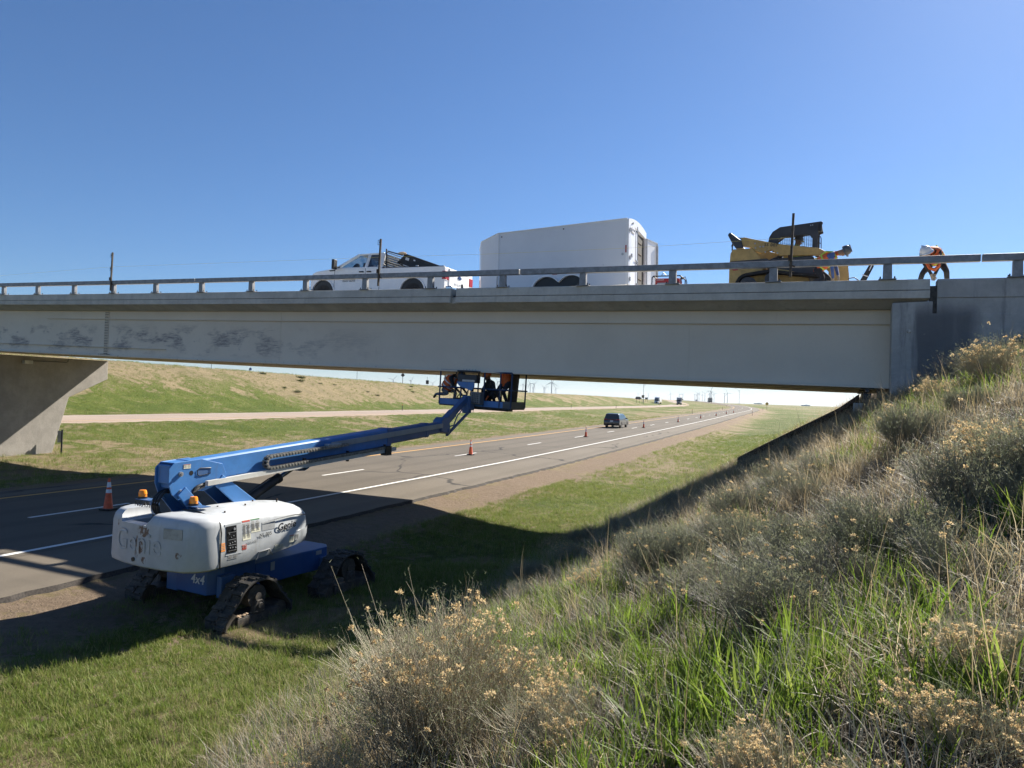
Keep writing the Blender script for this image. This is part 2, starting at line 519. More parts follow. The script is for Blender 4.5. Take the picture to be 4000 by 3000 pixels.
rngj = random.Random(5)
def ribbon(name, t0, t1, y0, y1, hf, dz, m, jag=0.0, skirt=0.0, parent=None, mskirt=None):
    ys = []; y = y0
    while y < y1:
        ys.append(y); y += (.25 if (jag and y < 45) else max(.8, min(12, abs(y) * .02 + .3)))
    ys.append(y1)
    vs, fs, uv, mi = [], [], [], []
    st = 0.0
    for i, y in enumerate(ys):
        j0 = jag * (math.sin(y * 3.1) * .4 + rngj.uniform(-1, 1) * .7)
        j1 = jag * (math.sin(y * 2.3 + 1) * .4 + rngj.uniform(-1, 1) * .7)
        z = float(hf(y)) + dz
        a = at_t(y, t0 + j0); b = at_t(y, t1 + j1); a2 = at_t(y, t0 + j0 - .1); b2 = at_t(y, t1 + j1 + .1)
        row = [(a2[0], a2[1], z - skirt), (a[0], a[1], z), (b[0], b[1], z), (b2[0], b2[1], z - skirt)]
        vs += row; uv += [(t0, y * 1.08), (t0, y * 1.08), (t1, y * 1.08), (t1, y * 1.08)]
    for i in range(len(ys) - 1):
        k = i * 4
        for c in ((0, 1, 2) if skirt else (1,)):
            fs.append((k + c, k + c + 1, k + c + 5, k + c + 4)); mi.append(0 if c == 1 else 1)
    me = bpy.data.meshes.new(name); me.from_pydata(vs, [], fs)
    me.materials.append(m); me.materials.append(mskirt or MT['asphalt_edge'])
    me.polygons.foreach_set('material_index', mi)
    ul = me.uv_layers.new(name='UVMap')
    for lp in me.loops: ul.data[lp.index].uv = uv[lp.vertex_index]
    o = bpy.data.objects.new(name, me); COL.objects.link(o)
    if parent: o.parent = parent
    struct(o); return o

ribbon('road', -7.9, .35, -60, 1150, h_road, 0, MT['asphalt'])
ribbon('road', .35, 2.95, -60, 1150, h_road, 0, MT['asphalt_shoulder'], jag=.05, skirt=.17)
ribbon('road', -8.9, -7.9, -60, 1150, h_road, 0, MT['asphalt_shoulder'], jag=.05, skirt=.12)
ribbon('far_road', -39.3, -30.2, 10, 1150, h_road2, 0, MT['concrete_road'], skirt=.12, mskirt=MT['concrete_road'])
ribbon('road_marking', -.08, .08, -60, 1000, h_road, .006, MT['line_white'])
ribbon('road_marking', -7.58, -7.43, -60, 1000, h_road, .006, MT['line_yellow'])
ribbon('road_marking', -38.1, -37.98, 10, 900, h_road2, .006, MT['line_white'])
ribbon('road_marking', -31.3, -31.16, 10, 900, h_road2, .006, MT['line_yellow'])
def dashes():
    mb = MB(); y = 16.9 - 11.3 * 6
    while y < 700:
        y2 = y + 2.80; n = 4
        for i in range(n):
            a, b = y + (y2 - y) * i / n, y + (y2 - y) * (i + 1) / n
            q = []
            for yy, tt in ((a, -3.82), (a, -3.68), (b, -3.68), (b, -3.82)):
                X, Y = at_t(yy, tt); q.append((X, Y, float(h_road(yy)) + .006))
            mb.quad(*q)
        y += 11.4
    o = mb.build('road_marking', MT['line_white']); struct(o)
dashes()

# ------------------------------------------------------------------ bridge (local frame: x along the bridge, y away from the camera, z up)
BYAW = math.atan2(-.4333, .9014)
BRIDGE = empty('highway_bridge', (BP0[0], BP0[1], 0), (0, 0, BYAW),
               'long concrete and pale steel girder overpass crossing the highway', 'bridge')
def bw(s, y, z=0.0):
    """bridge coordinates to world"""
    return Vector((BP0[0] + s * BB[0] + y * BN[0], BP0[1] + s * BB[1] + y * BN[1], z))

def concrete_mat(name, c, streak=.5, blot=.5, dark=(.07, .065, .06)):
    t = NT(name); P = t.coord(); V = t.coord('Object', (1, 1, .10))
    b = t.noise(P, 1.1, 8, .68, .35, .68); f = t.noise(P, 9, 8, .75, .3, .7); vf = t.noise(P, 60, 4, .7, .3, .7)
    s = t.noise(V, 3.2, 6, .7, .52, .74)
    col = t.mix(b, sc(c, .82), sc(c, 1.12))
    col = t.mix(t.math('MULTIPLY', f, .30), col, sc(c, .6))
    col = t.mix(t.math('MULTIPLY', vf, .18), col, sc(c, 1.25))
    col = t.mix(t.math('MULTIPLY', s, streak), col, dark)
    if name == 'stained_concrete':
        sx = t.n('SeparateXYZ'); t.l(P, sx.inputs[0]); wn = t.noise(V, 1.3, 5, .6, 0, 1)
        xs_ = t.math('ADD', sx.outputs[0], t.math('MULTIPLY', t.math('SUBTRACT', wn, .5), .9))
        m_ = t.math('MULTIPLY', t.ramp(xs_, 34.75, 35.0), t.ramp(xs_, 36.1, 35.5)); m_ = t.math('MULTIPLY', m_, t.ramp(sx.outputs[2], 6.2, 5.7))
        col = t.mix(t.math('MULTIPLY', m_, .8), col, (.10, .102, .11))
    bl = t.noise(P, 2.2, 8, .75, .60, .74)
    col = t.mix(t.math('MULTIPLY', bl, blot), col, sc(dark, .9))
    t.base(col); t.rough(.92, 0, .25); t.bump(t.math('ADD', f, vf), .35, .012)
    return t.mat
MT['concrete'] = concrete_mat('bridge_concrete', (.58, .545, .48), .40, .30, (.24, .225, .20))
MT['concrete_wall'] = concrete_mat('stained_concrete', (.46, .44, .41), .70, .7, (.14, .14, .145))
MT['concrete_pier'] = concrete_mat('pier_concrete', (.325, .30, .268), .25, .22, (.18, .165, .15))
def girder_mat():
    t = NT('girder_paint'); P = t.coord()
    b = t.noise(P, .6, 5, .6, .3, .7); f = t.noise(P, 12, 8, .75, .3, .7)
    col = t.mix(b, (.66, .58, .475), (.71, .63, .52)); col = t.mix(t.math('MULTIPLY', f, .10), col, (.50, .44, .37))
    sp = t.n('SeparateXYZ'); t.l(P, sp.inputs[0])
    # height on the web, corrected for the grade
    hz = t.math('ADD', sp.outputs[2], t.math('MULTIPLY', sp.outputs[0], .0235))
    band = t.math('MULTIPLY', t.ramp(hz, 5.0, 5.35), t.ramp(hz, 6.35, 5.9))
    left = t.ramp(sp.outputs[0], 22, 12)
    st = t.coord('Object', (.8, 1, 1.5)); sn = t.noise(st, 1.15, 5, .6, .46, .60, .3)
    st2 = t.coord('Object', (.5, 1, 5.5)); sn2 = t.noise(st2, 4.2, 8, .8, .36, .62, .3)
    pick = t.math('MULTIPLY', t.math('MULTIPLY', sn, sn2), t.math('MULTIPLY', band, left))
    col = t.mix(t.math('MULTIPLY', pick, .95), col, (.16, .145, .165))
    low = t.math('MULTIPLY', t.ramp(hz, 5.10, 4.96), t.ramp(sp.outputs[0], 26, 18))
    rs = t.noise(t.coord('Object', (1.6, 1, .8)), 5, 8, .8, .58, .68)
    col = t.mix(t.math('MULTIPLY', low, rs), col, (.11, .055, .03))
    dr = t.noise(t.coord('Object', (2.6, 1, .22)), 2.2, 8, .7, .66, .74)
    col = t.mix(t.math('MULTIPLY', dr, .22), col, (.26, .21, .17))
    t.base(col); t.rough(.6, 0, .4); t.bump(f, .08, .01)
    return t.mat
MT['girder'] = girder_mat()
MT['rail_paint'] = mat('rail_steel', (.27, .275, .285), .55, .25, var=.2, scale=6, dirt=(.12, .10, .085), dirt_amt=.35)
MT['seam'] = mat('dirt_seam', (.09, .085, .08), .95, var=.3, scale=8)

def sweep(mb, sec, s0, s1, step=1.5, mi=0, pf=prof, y_of=None):
    n = max(1, int(round((s1 - s0) / step))); rings = []
    for i in range(n + 1):
        s = s0 + (s1 - s0) * i / n
        rings.append([(s, y, z + pf(s)) for y, z in sec])
    return mb.loft(rings, mi, smooth=False)

SL, SR = -34.0, 35.0
# deck: slab with haunch, low curbs at both edges
mb = MB()
sweep(mb, [(.10, 6.96), (.55, 6.80), (8.25, 6.80), (8.65, 6.96), (8.70, 7.13), (8.3, 7.30), (4.4, 7.36), (.44, 7.30), (.12, 7.13)], SL, SR - .02)
mb.build('deck', MT['concrete'], BRIDGE)
def parapet(s0, s1, far=False):
    mb = MB()
    y0, y1 = (.0, .43) if not far else (8.36, 8.79)
    a, b = (y0, y1)
    sweep(mb, [(a, 7.158), (a + .02, 7.385), (a + .035, 7.40), (b - .03, 7.40), (b, 7.37), (b, 7.158)], s0, s1)
    sweep(mb, [(a - .012 if not far else a + .1, 6.966), (a - .012 if not far else a + .1, 7.142), (b + (.012 if far else -.1), 7.142), (b + (.012 if far else -.1), 6.966)], s0, s1)
    sweep(mb, [(a + .02, 7.143), (a + .02, 7.157), (b - .02, 7.157), (b - .02, 7.143)], s0 + .01, s1 - .01, mi=1)
    return mb.build('parapet', [MT['concrete'], MT['seam']], BRIDGE, bevel=.006, seg=1)
parapet(SL, 22.70); parapet(22.88, SR); parapet(SL, SR, True)
mb = MB(); mb.box((35.07, .24, 6.8 + prof(35)), (.139, .3, .9)); sweep(mb, [(.16, 6.97), (.16, 7.20), (.42, 7.20), (.42, 6.97)], 22.70, 22.88); mb.build('expansion_joint', MT['seam'], BRIDGE)

GY = [.74, 3.14, 5.54, 7.94]
for gi, gy in enumerate(GY):
    mb = MB()
    e = 34.6
    sweep(mb, [(gy - .008, 4.99), (gy - .008, 6.795), (gy + .008, 6.795), (gy + .008, 4.99)], SL, e)
    sweep(mb, [(gy - .23, 4.945), (gy - .23, 4.99), (gy + .23, 4.99), (gy + .23, 4.945)], SL, e)
    g = mb.build('girder', MT['girder'], BRIDGE)
    if gi == 0:
        for s0, s1, z in ((2.1, 34.26, 6.452), (SL, 9.6, 5.31)):
            mb = MB(); sweep(mb, [(gy - .085, z), (gy - .085, z + .016), (gy - .009, z + .016), (gy - .009, z)], s0, s1); mb.build('stiffener', MT['girder'], g)
        mb = MB(); c = 6.03
        pz = prof(c)
        mb.box((c, gy - .017, 5.895 + pz), (.24, .016, 1.74))
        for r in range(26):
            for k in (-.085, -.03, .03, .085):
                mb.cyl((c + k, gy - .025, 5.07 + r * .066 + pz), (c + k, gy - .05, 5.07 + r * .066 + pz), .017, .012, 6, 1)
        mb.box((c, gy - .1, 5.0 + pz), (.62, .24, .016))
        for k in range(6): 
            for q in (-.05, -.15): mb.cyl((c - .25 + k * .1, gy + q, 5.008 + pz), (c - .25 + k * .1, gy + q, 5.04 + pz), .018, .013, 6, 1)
        mb.build('splice_plate', [MT['girder'], mat('bolt_shade_grey', (.16, .15, .14), .7)], g)  # bolts coloured darker in place of the small shadows they lack
        mb = MB()
        for s in (15.4, 29.6): mb.box((s, gy - .0115, 5.9 + prof(s)), (.012, .007, 1.76))
        mb.build('weld_seam', MT['girder'], g)
# cross frames between the girders
for s in np.arange(-30, 34, 6.4):
    mb = MB()
    for a, b in zip(GY[:-1], GY[1:]):
        z0, z1 = 5.1 + prof(s), 6.6 + prof(s)
        mb.tube([(s, a + .05, z0), (s, b - .05, z1)], .035, 4); mb.tube([(s, a + .05, z1), (s, b - .05, z0)], .035, 4)
        mb.tube([(s, a + .05, z0), (s, b - .05, z0)], .035, 4)
    mb.build('cross_frame', MT['girder'], BRIDGE)

# abutment, wing wall, bearings
mb = MB()
mb.prism([(34.27, 2.4), (34.27, 6.87 + prof(34.27)), (35.06, 6.90 + prof(35)), (35.06, 6.63 + prof(35)), (60, 6.63 + prof(60)), (60, 2.4)], .012, .72, 'y')
mb.box((34.75, 4.5, 4.3), (.62, 7.5, 3.4))
mb.build('abutment', MT['concrete_wall'], BRIDGE, bevel=.015)
mb = MB()
mb.box((34.0, 4.5, 3.35), (.95, 8.0, .9)); mb.build('bearing_seat', MT['concrete_wall'], BRIDGE, bevel=.015)
for gy in GY:
    mb = MB(); z1 = 4.945 + prof(33.8)
    mb.box((33.82, gy, 3.72), (.17, .5, .62)); mb.cyl((33.82, gy - .2, z1 - .06), (33.82, gy + .2, z1 - .06), .05, n=10); mb.box((33.82, gy, z1 - .012), (.3, .36, .02))
    mb.build('bearing', MT['steel_dark'], BRIDGE)
mb = MB(); mb.box((34.08, .56, 3.75), (.12, .3, .8)); mb.build('rusty_plate', MT['rust'], BRIDGE)
mb = MB()
mb.box((35.10, .4, 6.75 + prof(35)), (.3, .5, .3)); mb.build('joint_block', MT['concrete_wall'], BRIDGE, bevel=.02)
mb = MB()
sweep(mb, [(.0, 6.63 + .345), (.0, 7.35), (.03, 7.395), (.42, 7.395), (.44, 7.35), (.44, 6.63 + .345)], 35.14, 60)
mb2 = MB(); sweep(mb2, [(.02, 6.625), (.02, 6.97), (.44, 6.97), (.44, 6.625)], 35.14, 60)
mb.v += []; 
pp = mb.build('parapet', MT['concrete_wall'], BRIDGE, bevel=.012); mb2.build('wall_coping', MT['concrete_wall'], BRIDGE)
mb = MB()
for q in range(26):
    a = 34.72 + rngj.uniform(-.32, .3); r = rngj.uniform(.02, .07)
    mb.lathe([(.001, -r * .6), (r, -r * .3), (r * .8, r * .3), (.001, r * .5)], 6, X=tr(a, rngj.uniform(.02, .25), 6.18 + prof(a) + rngj.uniform(0, .12)) @ rot('X', rngj.uniform(0, 90)))
mb.build('rubble', mat('broken_concrete', (.42, .39, .34), .9, var=.4, scale=20), BRIDGE)
mb = MB(); mb.prism([(35.2, 2.2), (35.2, 7.25 + prof(35)), (70, 7.25 + prof(70)), (70, 2.2)], .46, 8.8, 'y')
mb.build('approach_slab', MT['concrete'], BRIDGE)

# pier: flared hammerhead wall in the median, along the highway
PIERW = Vector((-24.0, 37.0, 0))
def pier():
    r = Vector((.37, .93, 0)).normalized(); nrm = Vector((r.y, -r.x, 0))
    zb = -.9
    top = 4.93
    c = -3.9
    half = [(0.05, zb), (.02, 0.0), (.80, 2.86), (3.05, 3.90), (3.05, top)]
    poly = half + [(2 * c - a, z) for a, z in reversed(half)]
    mb = MB()
    def W(p, h): return PIERW + r * p[0] + nrm * h + Vector((0, 0, p[1]))
    # split the outline into convex pieces for clean shading
    inv = BRIDGE_M.inverted()
    n = len(poly)
    vs = [inv @ W(p, 0) for p in poly] + [inv @ W(p, -1.0) for p in poly]
    fs = [tuple(range(n)), tuple(range(2 * n - 1, n - 1, -1))] + [(i, n + i, n + (i + 1) % n, (i + 1) % n) for i in range(n)]
    mb.add(vs, fs)
    o = mb.build('pier', MT['concrete_pier'], BRIDGE, bevel=.03)
    # small lamp box and conduit fixed under the cap
    mb = MB()
    X = inv @ frame(W((-1.55, 4.62), .12), r, Vector((0, 0, 1)))
    mb.box((0, 0, 0), (.40, .18, .2), X=X); l = mb.build('lamp_box', mat('lamp_grey', (.5, .5, .47), .4), o)
    mb = MB(); X = inv @ frame(W((0, 4.70), .03), r, Vector((0, 0, 1)))
    mb.tube([(-1.4, 0, 0), (.55, .02, 0), (.63, .06, 0), (.66, .2, 0)], .016, 6, X=X); mb.build('conduit', MT['steel_dark'], o)
BRIDGE_M = Matrix.Translation((BP0[0], BP0[1], 0)) @ Matrix.Rotation(BYAW, 4, 'Z')
pier()

# ------------------------------------------------------------------ railing on the near parapet
RAIL = empty('bridge_railing', (BP0[0], BP0[1], 0), (0, 0, BYAW), 'grey box-section guard rail on short posts along the bridge edge', 'railing')
def railp(s0, s1):
    mb = MB(); sweep(mb, [(-.03, 7.75), (-.03, 7.905), (.11, 7.905), (.11, 7.75)], s0, s1)
    return mb.build('rail', MT['rail_paint'], RAIL, bevel=.012)
railp(SL, 11.9); railp(11.93, 24.93); railp(24.97, 35.93); railp(35.96, 60)
def rail_post():
    mb = MB()
    mb.prism([(-.095, 7.412), (.095, 7.412), (.088, 7.749), (-.088, 7.749)], .0, .12, 'y')
    o = mb.build('post', MT['rail_paint'], RAIL, bevel=.006)
    mb = MB(); mb.box((0, .08, 7.408), (.36, .24, .018)); b = None
    for x in (-.145, .145):
        for y in (.0, .16):
            mb.cyl((x, y, 7.417), (x, y, 7.46), .016, n=6, mi=1); mb.cyl((x, y, 7.46), (x, y, 7.475), .009, n=6, mi=1)
    mb.build('base_plate', [MT['rail_paint'], MT['steel_dark']], o)
    return o
POST = None
for i in range(-12, 24):
    s = i * 2.44
    if POST is None: POST = o = rail_post()
    else: o = copy_tree(POST, RAIL)
    o.location = (s, 0, prof(s))

# tall string-line posts and the yellow string
def string_post(s, label, h, hooks):
    z0 = 7.40 + prof(s)
    r = empty('string_post', bw(s, -.06, z0), (0, math.radians(1.5), BYAW), label, 'post', 'string line posts fixed to the bridge rail')
    mb = MB(); mb.box((0, 0, h / 2 + .05), (.055, .05, h - .1)); mb.build('post', MT['wood'], r, bevel=.004)
    mb = MB()
    for z in hooks:
        mb.tube([(-.03, 0, z + .05), (-.10, 0, z + .05), (-.10, 0, z - .09), (-.03, 0, z - .09)], .011, 5)
        mb.box((0, -.03, z - .02), (.07, .015, .05))
    mb.build('bracket', MT['steel_dark'], r)
    mb = MB(); mb.box((-.04, .0, .56), (.06, .09, .12)); mb.box((-.09, .02, .36), (.14, .03, .03), X=rot('Y', 18)); mb.build('clamp', MT['rust'], r)
    return r
string_post(7.3, 'dark post with two brackets clamped to the rail left of the white pickup', 1.60, (1.50, .98))
string_post(20.1, 'rusty post with square bracket rising in front of the white pickup cab', 1.57, (1.48,))
string_post(32.1, 'plain post rising in front of the skid steer cab with string tied on', 1.62, ())
mb = MB()
pts = [(-24, 8.75), (-.14, 8.23), (7.33, 8.24), (20.08, 7.90), (23.79, 7.75 + .03), (28.09, 7.69), (32.1, 7.69)]
mb.tube([bw(s, -.06, z) for s, z in pts], .0028, 5)
tag(mb.build('string_line', mat('yellow_twine', (.75, .62, .12), .7, var=.1)), 'thin yellow string stretched above the rail between the tall posts', 'string')

# old guard rail lying along the slope under the end of the girder
GR = empty('slope_guardrail', bw(33.5, .75, 3.6), (0, 0, BYAW), 'rusty dark guard rail running down the slope under the bridge end', 'guardrail')
mb = MB()
prf = [(0, -.16), (-.04, -.11), (-.04, -.06), (.02, -.01), (.02, .01), (-.04, .06), (-.04, .11), (0, .16)]
rings = []
for s, z in ((33.65, 3.86), (33.2, 3.50), (31.4, 2.46), (30.9, 2.16)):
    rings.append([(s - 33.5, a, z - 3.6 + b) for a, b in prf] + [(s - 33.5, a + .02, z - 3.6 + b) for a, b in reversed(prf)])
mb.loft(rings, 0, smooth=False); mb.build('beam', MT['rust'], GR)
for s, z in ((33.5, 3.75), (31.8, 2.7)):
    mb = MB(); mb.box((s - 33.5, .12, z - 3.6 - .35), (.16, .18, .9)); mb.build('post', MT['wood'], GR, bevel=.01)

# ------------------------------------------------------------------ things on the bridge deck
def on_deck(name, s, p, label, cat, extra=0.0, tilt=None, group=None):
    z = 7.335 + prof(s)
    g = -(-.0275 + .00026 * s)
    return empty(name, bw(s, p - 17.96, z + extra), (0, g if tilt is None else tilt, BYAW), label, cat, group)

def tglass(name, tint, refl=.12):
    t = NT(name); nt = t.nt
    tr_ = t.n('BsdfTransparent'); tr_.inputs[0].default_value = (*tint, 1)
    gl = t.n('BsdfGlossy'); gl.inputs['Roughness'].default_value = .03
    mx = t.n('MixShader'); mx.inputs[0].default_value = refl
    t.l(tr_.outputs[0], mx.inputs[1]); t.l(gl.outputs[0], mx.inputs[2]); t.l(mx.outputs[0], t.out.inputs['Surface'])
    return t.mat
MT['clear_glass'] = tglass('tinted_clear_glass', (.55, .60, .62))
MT['dark_glass'] = tglass('dark_tinted_glass', (.10, .11, .12), .18)
MT['rim'] = mat('wheel_rim', (.45, .45, .46), .35, .7, var=.2)

def arc(cx, cz, r, a0, a1, n=10):
    return [(cx + r * math.cos(math.radians(a0 + (a1 - a0) * i / n)), cz + r * math.sin(math.radians(a0 + (a1 - a0) * i / n))) for i in range(n + 1)]

def wheel(parent, x, y, z, r, w, rim=MT['rim'], side=-1, name='wheel'):
    mb = MB(); X = tr(x, y, z) @ rot('X', 90)
    h = w / 2
    mb.lathe([(r * .60, -h), (r * .93, -h), (r, -h * .7), (r, h * .7), (r * .93, h), (r * .60, h)], 28, X=X)
    o = mb.build(name, MT['rubber'], parent)
    mb = MB(); mb.lathe([(.001, -h * .55), (r * .18, -h * .75), (r * .2, -h * .5), (r * .5, -h * .35), (r * .62, -h * .8), (r * .62, h * .8), (.001, h * .7)], 20, X=X @ (Matrix.Identity(4) if side < 0 else rot('X', 180)))
    mb.build('rim', rim, o)
    return o

# ---- white pickup ----------------------------------------------------------
def pickup():
    R = on_deck('pickup_truck', 17.75, 21.0, 'white extended cab pickup with black tool box in its bed parked on bridge', 'pickup truck')
    W = 1.98
    F, Rr = (-2.55, .42), (1.52, .42)
    low = [(-3.12, .50), (-3.18, .75), (-3.16, 1.05), (-3.08, 1.20), (-2.9, 1.275), (-2.1, 1.37), (-2.0, 1.375), (.12, 1.35), (.13, 1.335), (2.78, 1.335), (2.84, 1.30), (2.84, .56), (2.15, .50)]
    low += arc(Rr[0], Rr[1], .53, 8, 172, 12) + [(.95, .44), (-1.95, .42)] + arc(F[0], F[1], .54, 6, 174, 12)
    mb = MB(); mb.prism(low, 0, W, 'y')
    body = mb.build('body', MT['white'], R, bevel=.045, seg=3, smooth=40)
    # dark wheel wells behind the arches
    mb = MB()
    for c in (F, Rr):
        mb.prism(arc(c[0], c[1], .525, -5, 185, 14), .03, W - .03, 'y')
    mb.build('wheel_well', MT['black'], R)
    for c in (F, Rr):
        for y, sd in ((.15, -1), (W - .15, 1)): wheel(R, c[0], y, c[1] - .02, .40, .25, side=sd)
    mb = MB()   # flares
    for c in (F, Rr):
        o_, i_ = arc(c[0], c[1], .585, 4, 176, 14), arc(c[0], c[1], .53, 4, 176, 14)
        mb.prism(o_ + i_[::-1], -.035, .05, 'y'); 
    mb.build('fender_flare', MT['white'], R, bevel=.012)
    # cab: roof, pillars, glass
    cy = W / 2
    def hw(z): return .955 - (z - 1.35) * .36
    def P(x, z, s): return (x, cy + s * hw(z), z)
    roofp = [(-1.12, 1.89), (-.98, 1.945), (-.3, 1.965), (.0, 1.945), (.09, 1.88)]
    mb = MB(); mb.prism(roofp, -1, 1, 'y', X=Matrix.Identity(4)); 
    mb.v = [(x, cy + y * hw(z), z) for x, y, z in mb.v]
    mb.build('roof', MT['white'], R, bevel=.03, seg=3, smooth=40)
    mb = MB()
    for s in (-1, 1):
        def bar(a, b, w=.07, th=.05):
            A, B = Vector(P(*a, s)), Vector(P(*b, s)); d = (B - A).normalized(); q = Vector((1, 0, 0)); q = (q - d * q.dot(d)).normalized(); n = d.cross(q)
            if abs(d.x) > .85: q = Vector((0, 0, 1)); q = (q - d * q.dot(d)).normalized(); n = d.cross(q)
            vs = [A + q * w * i + n * th * j for i, j in ((-.5, -.5), (.5, -.5), (.5, .5), (-.5, .5))] + [B + q * w * i + n * th * j for i, j in ((-.5, -.5), (.5, -.5), (.5, .5), (-.5, .5))]
            mb.add(vs, [(0, 1, 2, 3), (4, 7, 6, 5), (0, 4, 5, 1), (1, 5, 6, 2), (2, 6, 7, 3), (3, 7, 4, 0)])
        bar((-2.0, 1.36), (-1.06, 1.90), .10); bar((-.60, 1.36), (-.58, 1.92), .13); bar((.04, 1.34), (.02, 1.93), .22); bar((-2.0, 1.37), (.1, 1.37), .06); bar((-1.1, 1.90), (.05, 1.93), .06)
    mb.build('cab_pillars', MT['white'], R, bevel=.012)
    gl = MB(); dg = MB()
    for s in (-1, 1):
        gl.add([P(-1.93, 1.39, s), P(-1.06, 1.88, s), P(-.66, 1.90, s), P(-.66, 1.39, s)], [(0, 1, 2, 3)])
        dg.add([P(-.54, 1.40, s), P(-.54, 1.89, s), P(-.07, 1.88, s), P(-.05, 1.40, s)], [(0, 1, 2, 3)])
    gl.build('side_window', MT['clear_glass'], R); dg.build('rear_side_window', MT['dark_glass'], R)
    ws = MB(); ws.add([P(-2.0, 1.38, -1), P(-1.1, 1.90, -1), P(-1.1, 1.90, 1), P(-2.0, 1.38, 1)], [(0, 1, 2, 3)]); ws.build('windscreen', MT['clear_glass'], R)
    ws = MB(); ws.add([P(.1, 1.38, -.9), P(.06, 1.88, -.9), P(.06, 1.88, .9), P(.1, 1.38, .9)], [(0, 1, 2, 3)]); ws.build('rear_window', MT['dark_glass'], R)
    it = MB()
    it.box((-1.75, cy, 1.36), (.35, 1.6, .10)); 
    for y in (.5, 1.48): it.box((-.85, y, 1.40), (.16, .46, .42)); it.box((-.83, y, 1.70), (.10, .22, .17))
    it.box((-.1, cy, 1.45), (.1, 1.5, .3)); it.build('seats', MT['black'], R, bevel=.03)
    it = MB(); it.lathe([(.16, -.015), (.19, 0), (.16, .015), (.15, 0)], 16, X=tr(-1.42, .5, 1.47) @ rot('Y', -65)); it.build('steering_wheel', MT['black'], R)
    # doors, handles, trim seams
    sm_ = MB()
    for x in (-2.02, -.59, .06): sm_.box((x, -.001, .93), (.014, .008, .84))
    sm_.box((-.98, -.001, .50), (2.1, .008, .014)); sm_.build('door_seam', MT['black'], R)
    for x in (-.76, -.42):
        h = MB(); h.box((x, -.02, 1.22), (.2, .04, .045)); h.build('door_handle', MT['black'], R, bevel=.01)
    h = MB(); h.prism([(-2.25, 1.27), (-2.0, 1.29), (-2.0, 1.33), (-2.3, 1.31)], -.008, 0, 'y'); h.build('fender_badge', MT['black'], R)
    fl = MB(); fl.prism([(.28, 1.0), (.50, 1.0), (.50, 1.2), (.28, 1.2)], -.006, 0, 'y'); fl.build('fuel_door', MT['white'], R, bevel=.004)
    for s, y in ((-1, -.17), (1, W + .17)):
        m = MB(); m.box((-1.92, y, 1.50), (.11, .20, .36)); m.tube([(-1.85, y, 1.42), (-1.8, cy + s * .95, 1.40)], .022, 5); m.build('side_mirror', MT['black'], R, bevel=.03)
    # company panel
    pn = MB(); pn.box((-1.33, -.006, .985), (.60, .008, .105)); sg = pn.build('door_sign', MT['black'], R)
    X = frame((-1.33, -.012, .985), (1, 0, 0), (0, 0, 1))
    text_ob('sign_lettering', 'STRUCTURES', .105, MT['white'], sg, X, .001, bold=.002)
    text_ob('door_lettering', 'USDOT 1862976', .085, MT['black'], R, frame((-1.33, -.008, .885), (1, 0, 0), (0, 0, 1)), .001)
    # bumpers, lamps, tailgate
    b = MB(); b.box((-3.2, cy, .60), (.14, W - .02, .22)); b.build('front_bumper', MT['chrome'], R, bevel=.04)
    b = MB(); b.box((2.99, cy, .56), (.28, W - .06, .20)); b.build('rear_bumper', MT['chrome'], R, bevel=.05)
    for y in (.12, W - .12):
        l = MB(); l.box((-3.13, y, 1.0), (.14, .2, .26)); l.build('headlight', MT['clear_glass'], R, bevel=.02)
        l = MB(); l.box((2.80, y - .0 if y > 1 else y, 1.03), (.14, .26, .30)); l.build('tail_light', MT['red_lens'], R, bevel=.02)
    tg = MB(); tg.box((2.85, cy, .98), (.03, W - .56, .64)); tg.box((2.858, cy, 1.235), (.03, W - .6, .05)); tgo = tg.build('tailgate', MT['white'], R, bevel=.012)
    X = frame((2.869, cy, .80), (0, 1, 0), (0, 0, 1))
    text_ob('tailgate_lettering', 'SUPER DUTY', .12, MT['white'], tgo, X, .006)
    o = MB(); o.lathe([(.001, 0), (.13, 0), (.13, .012), (.001, .016)], 20, X=tr(2.868, cy, 1.06) @ rot('Y', 90) @ Matrix.Diagonal((.5, 1, 1, 1))); em = o.build('badge', plain('badge_blue', (.01, .03, .12), .3), tgo)
    # bed walls (open bed)
    bw_ = MB(); bw_.box((1.45, .06, 1.345), (2.66, .10, .035)); bw_.box((1.45, W - .06, 1.345), (2.66, .10, .035)); bw_.build('bed_rail', MT['black'], R, bevel=.01)
    # headache rack
    hr = MB()
    for y in (.12, W - .12): hr.tube([(.28, y, 1.34), (.22, y, 2.06)], .028, 6)
    for i in range(7): hr.tube([(.33 - .01 * i, .12, 1.42 + i * .085), (.33 - .01 * i, W - .12, 1.42 + i * .085)], .018, 5)
    for y in (.12, W - .12): hr.tube([(.28, y, 1.98), (.95, y, 1.80)], .024, 5); hr.tube([(.30, y, 1.55), (.85, y, 1.42)], .02, 5)
    hr.build('headache_rack', MT['steel_dark'], R)
    bc = MB(); bc.lathe([(.001, 0), (.15, 0), (.15, .05), (.09, .085), (.001, .09)], 16, X=tr(.62, .55, 1.93) @ Matrix.Diagonal((1.25, .6, 1, 1))); bc.build('beacon_light', plain('pale_amber', (.8, .55, .3), .2), R)
    return R
pickup()
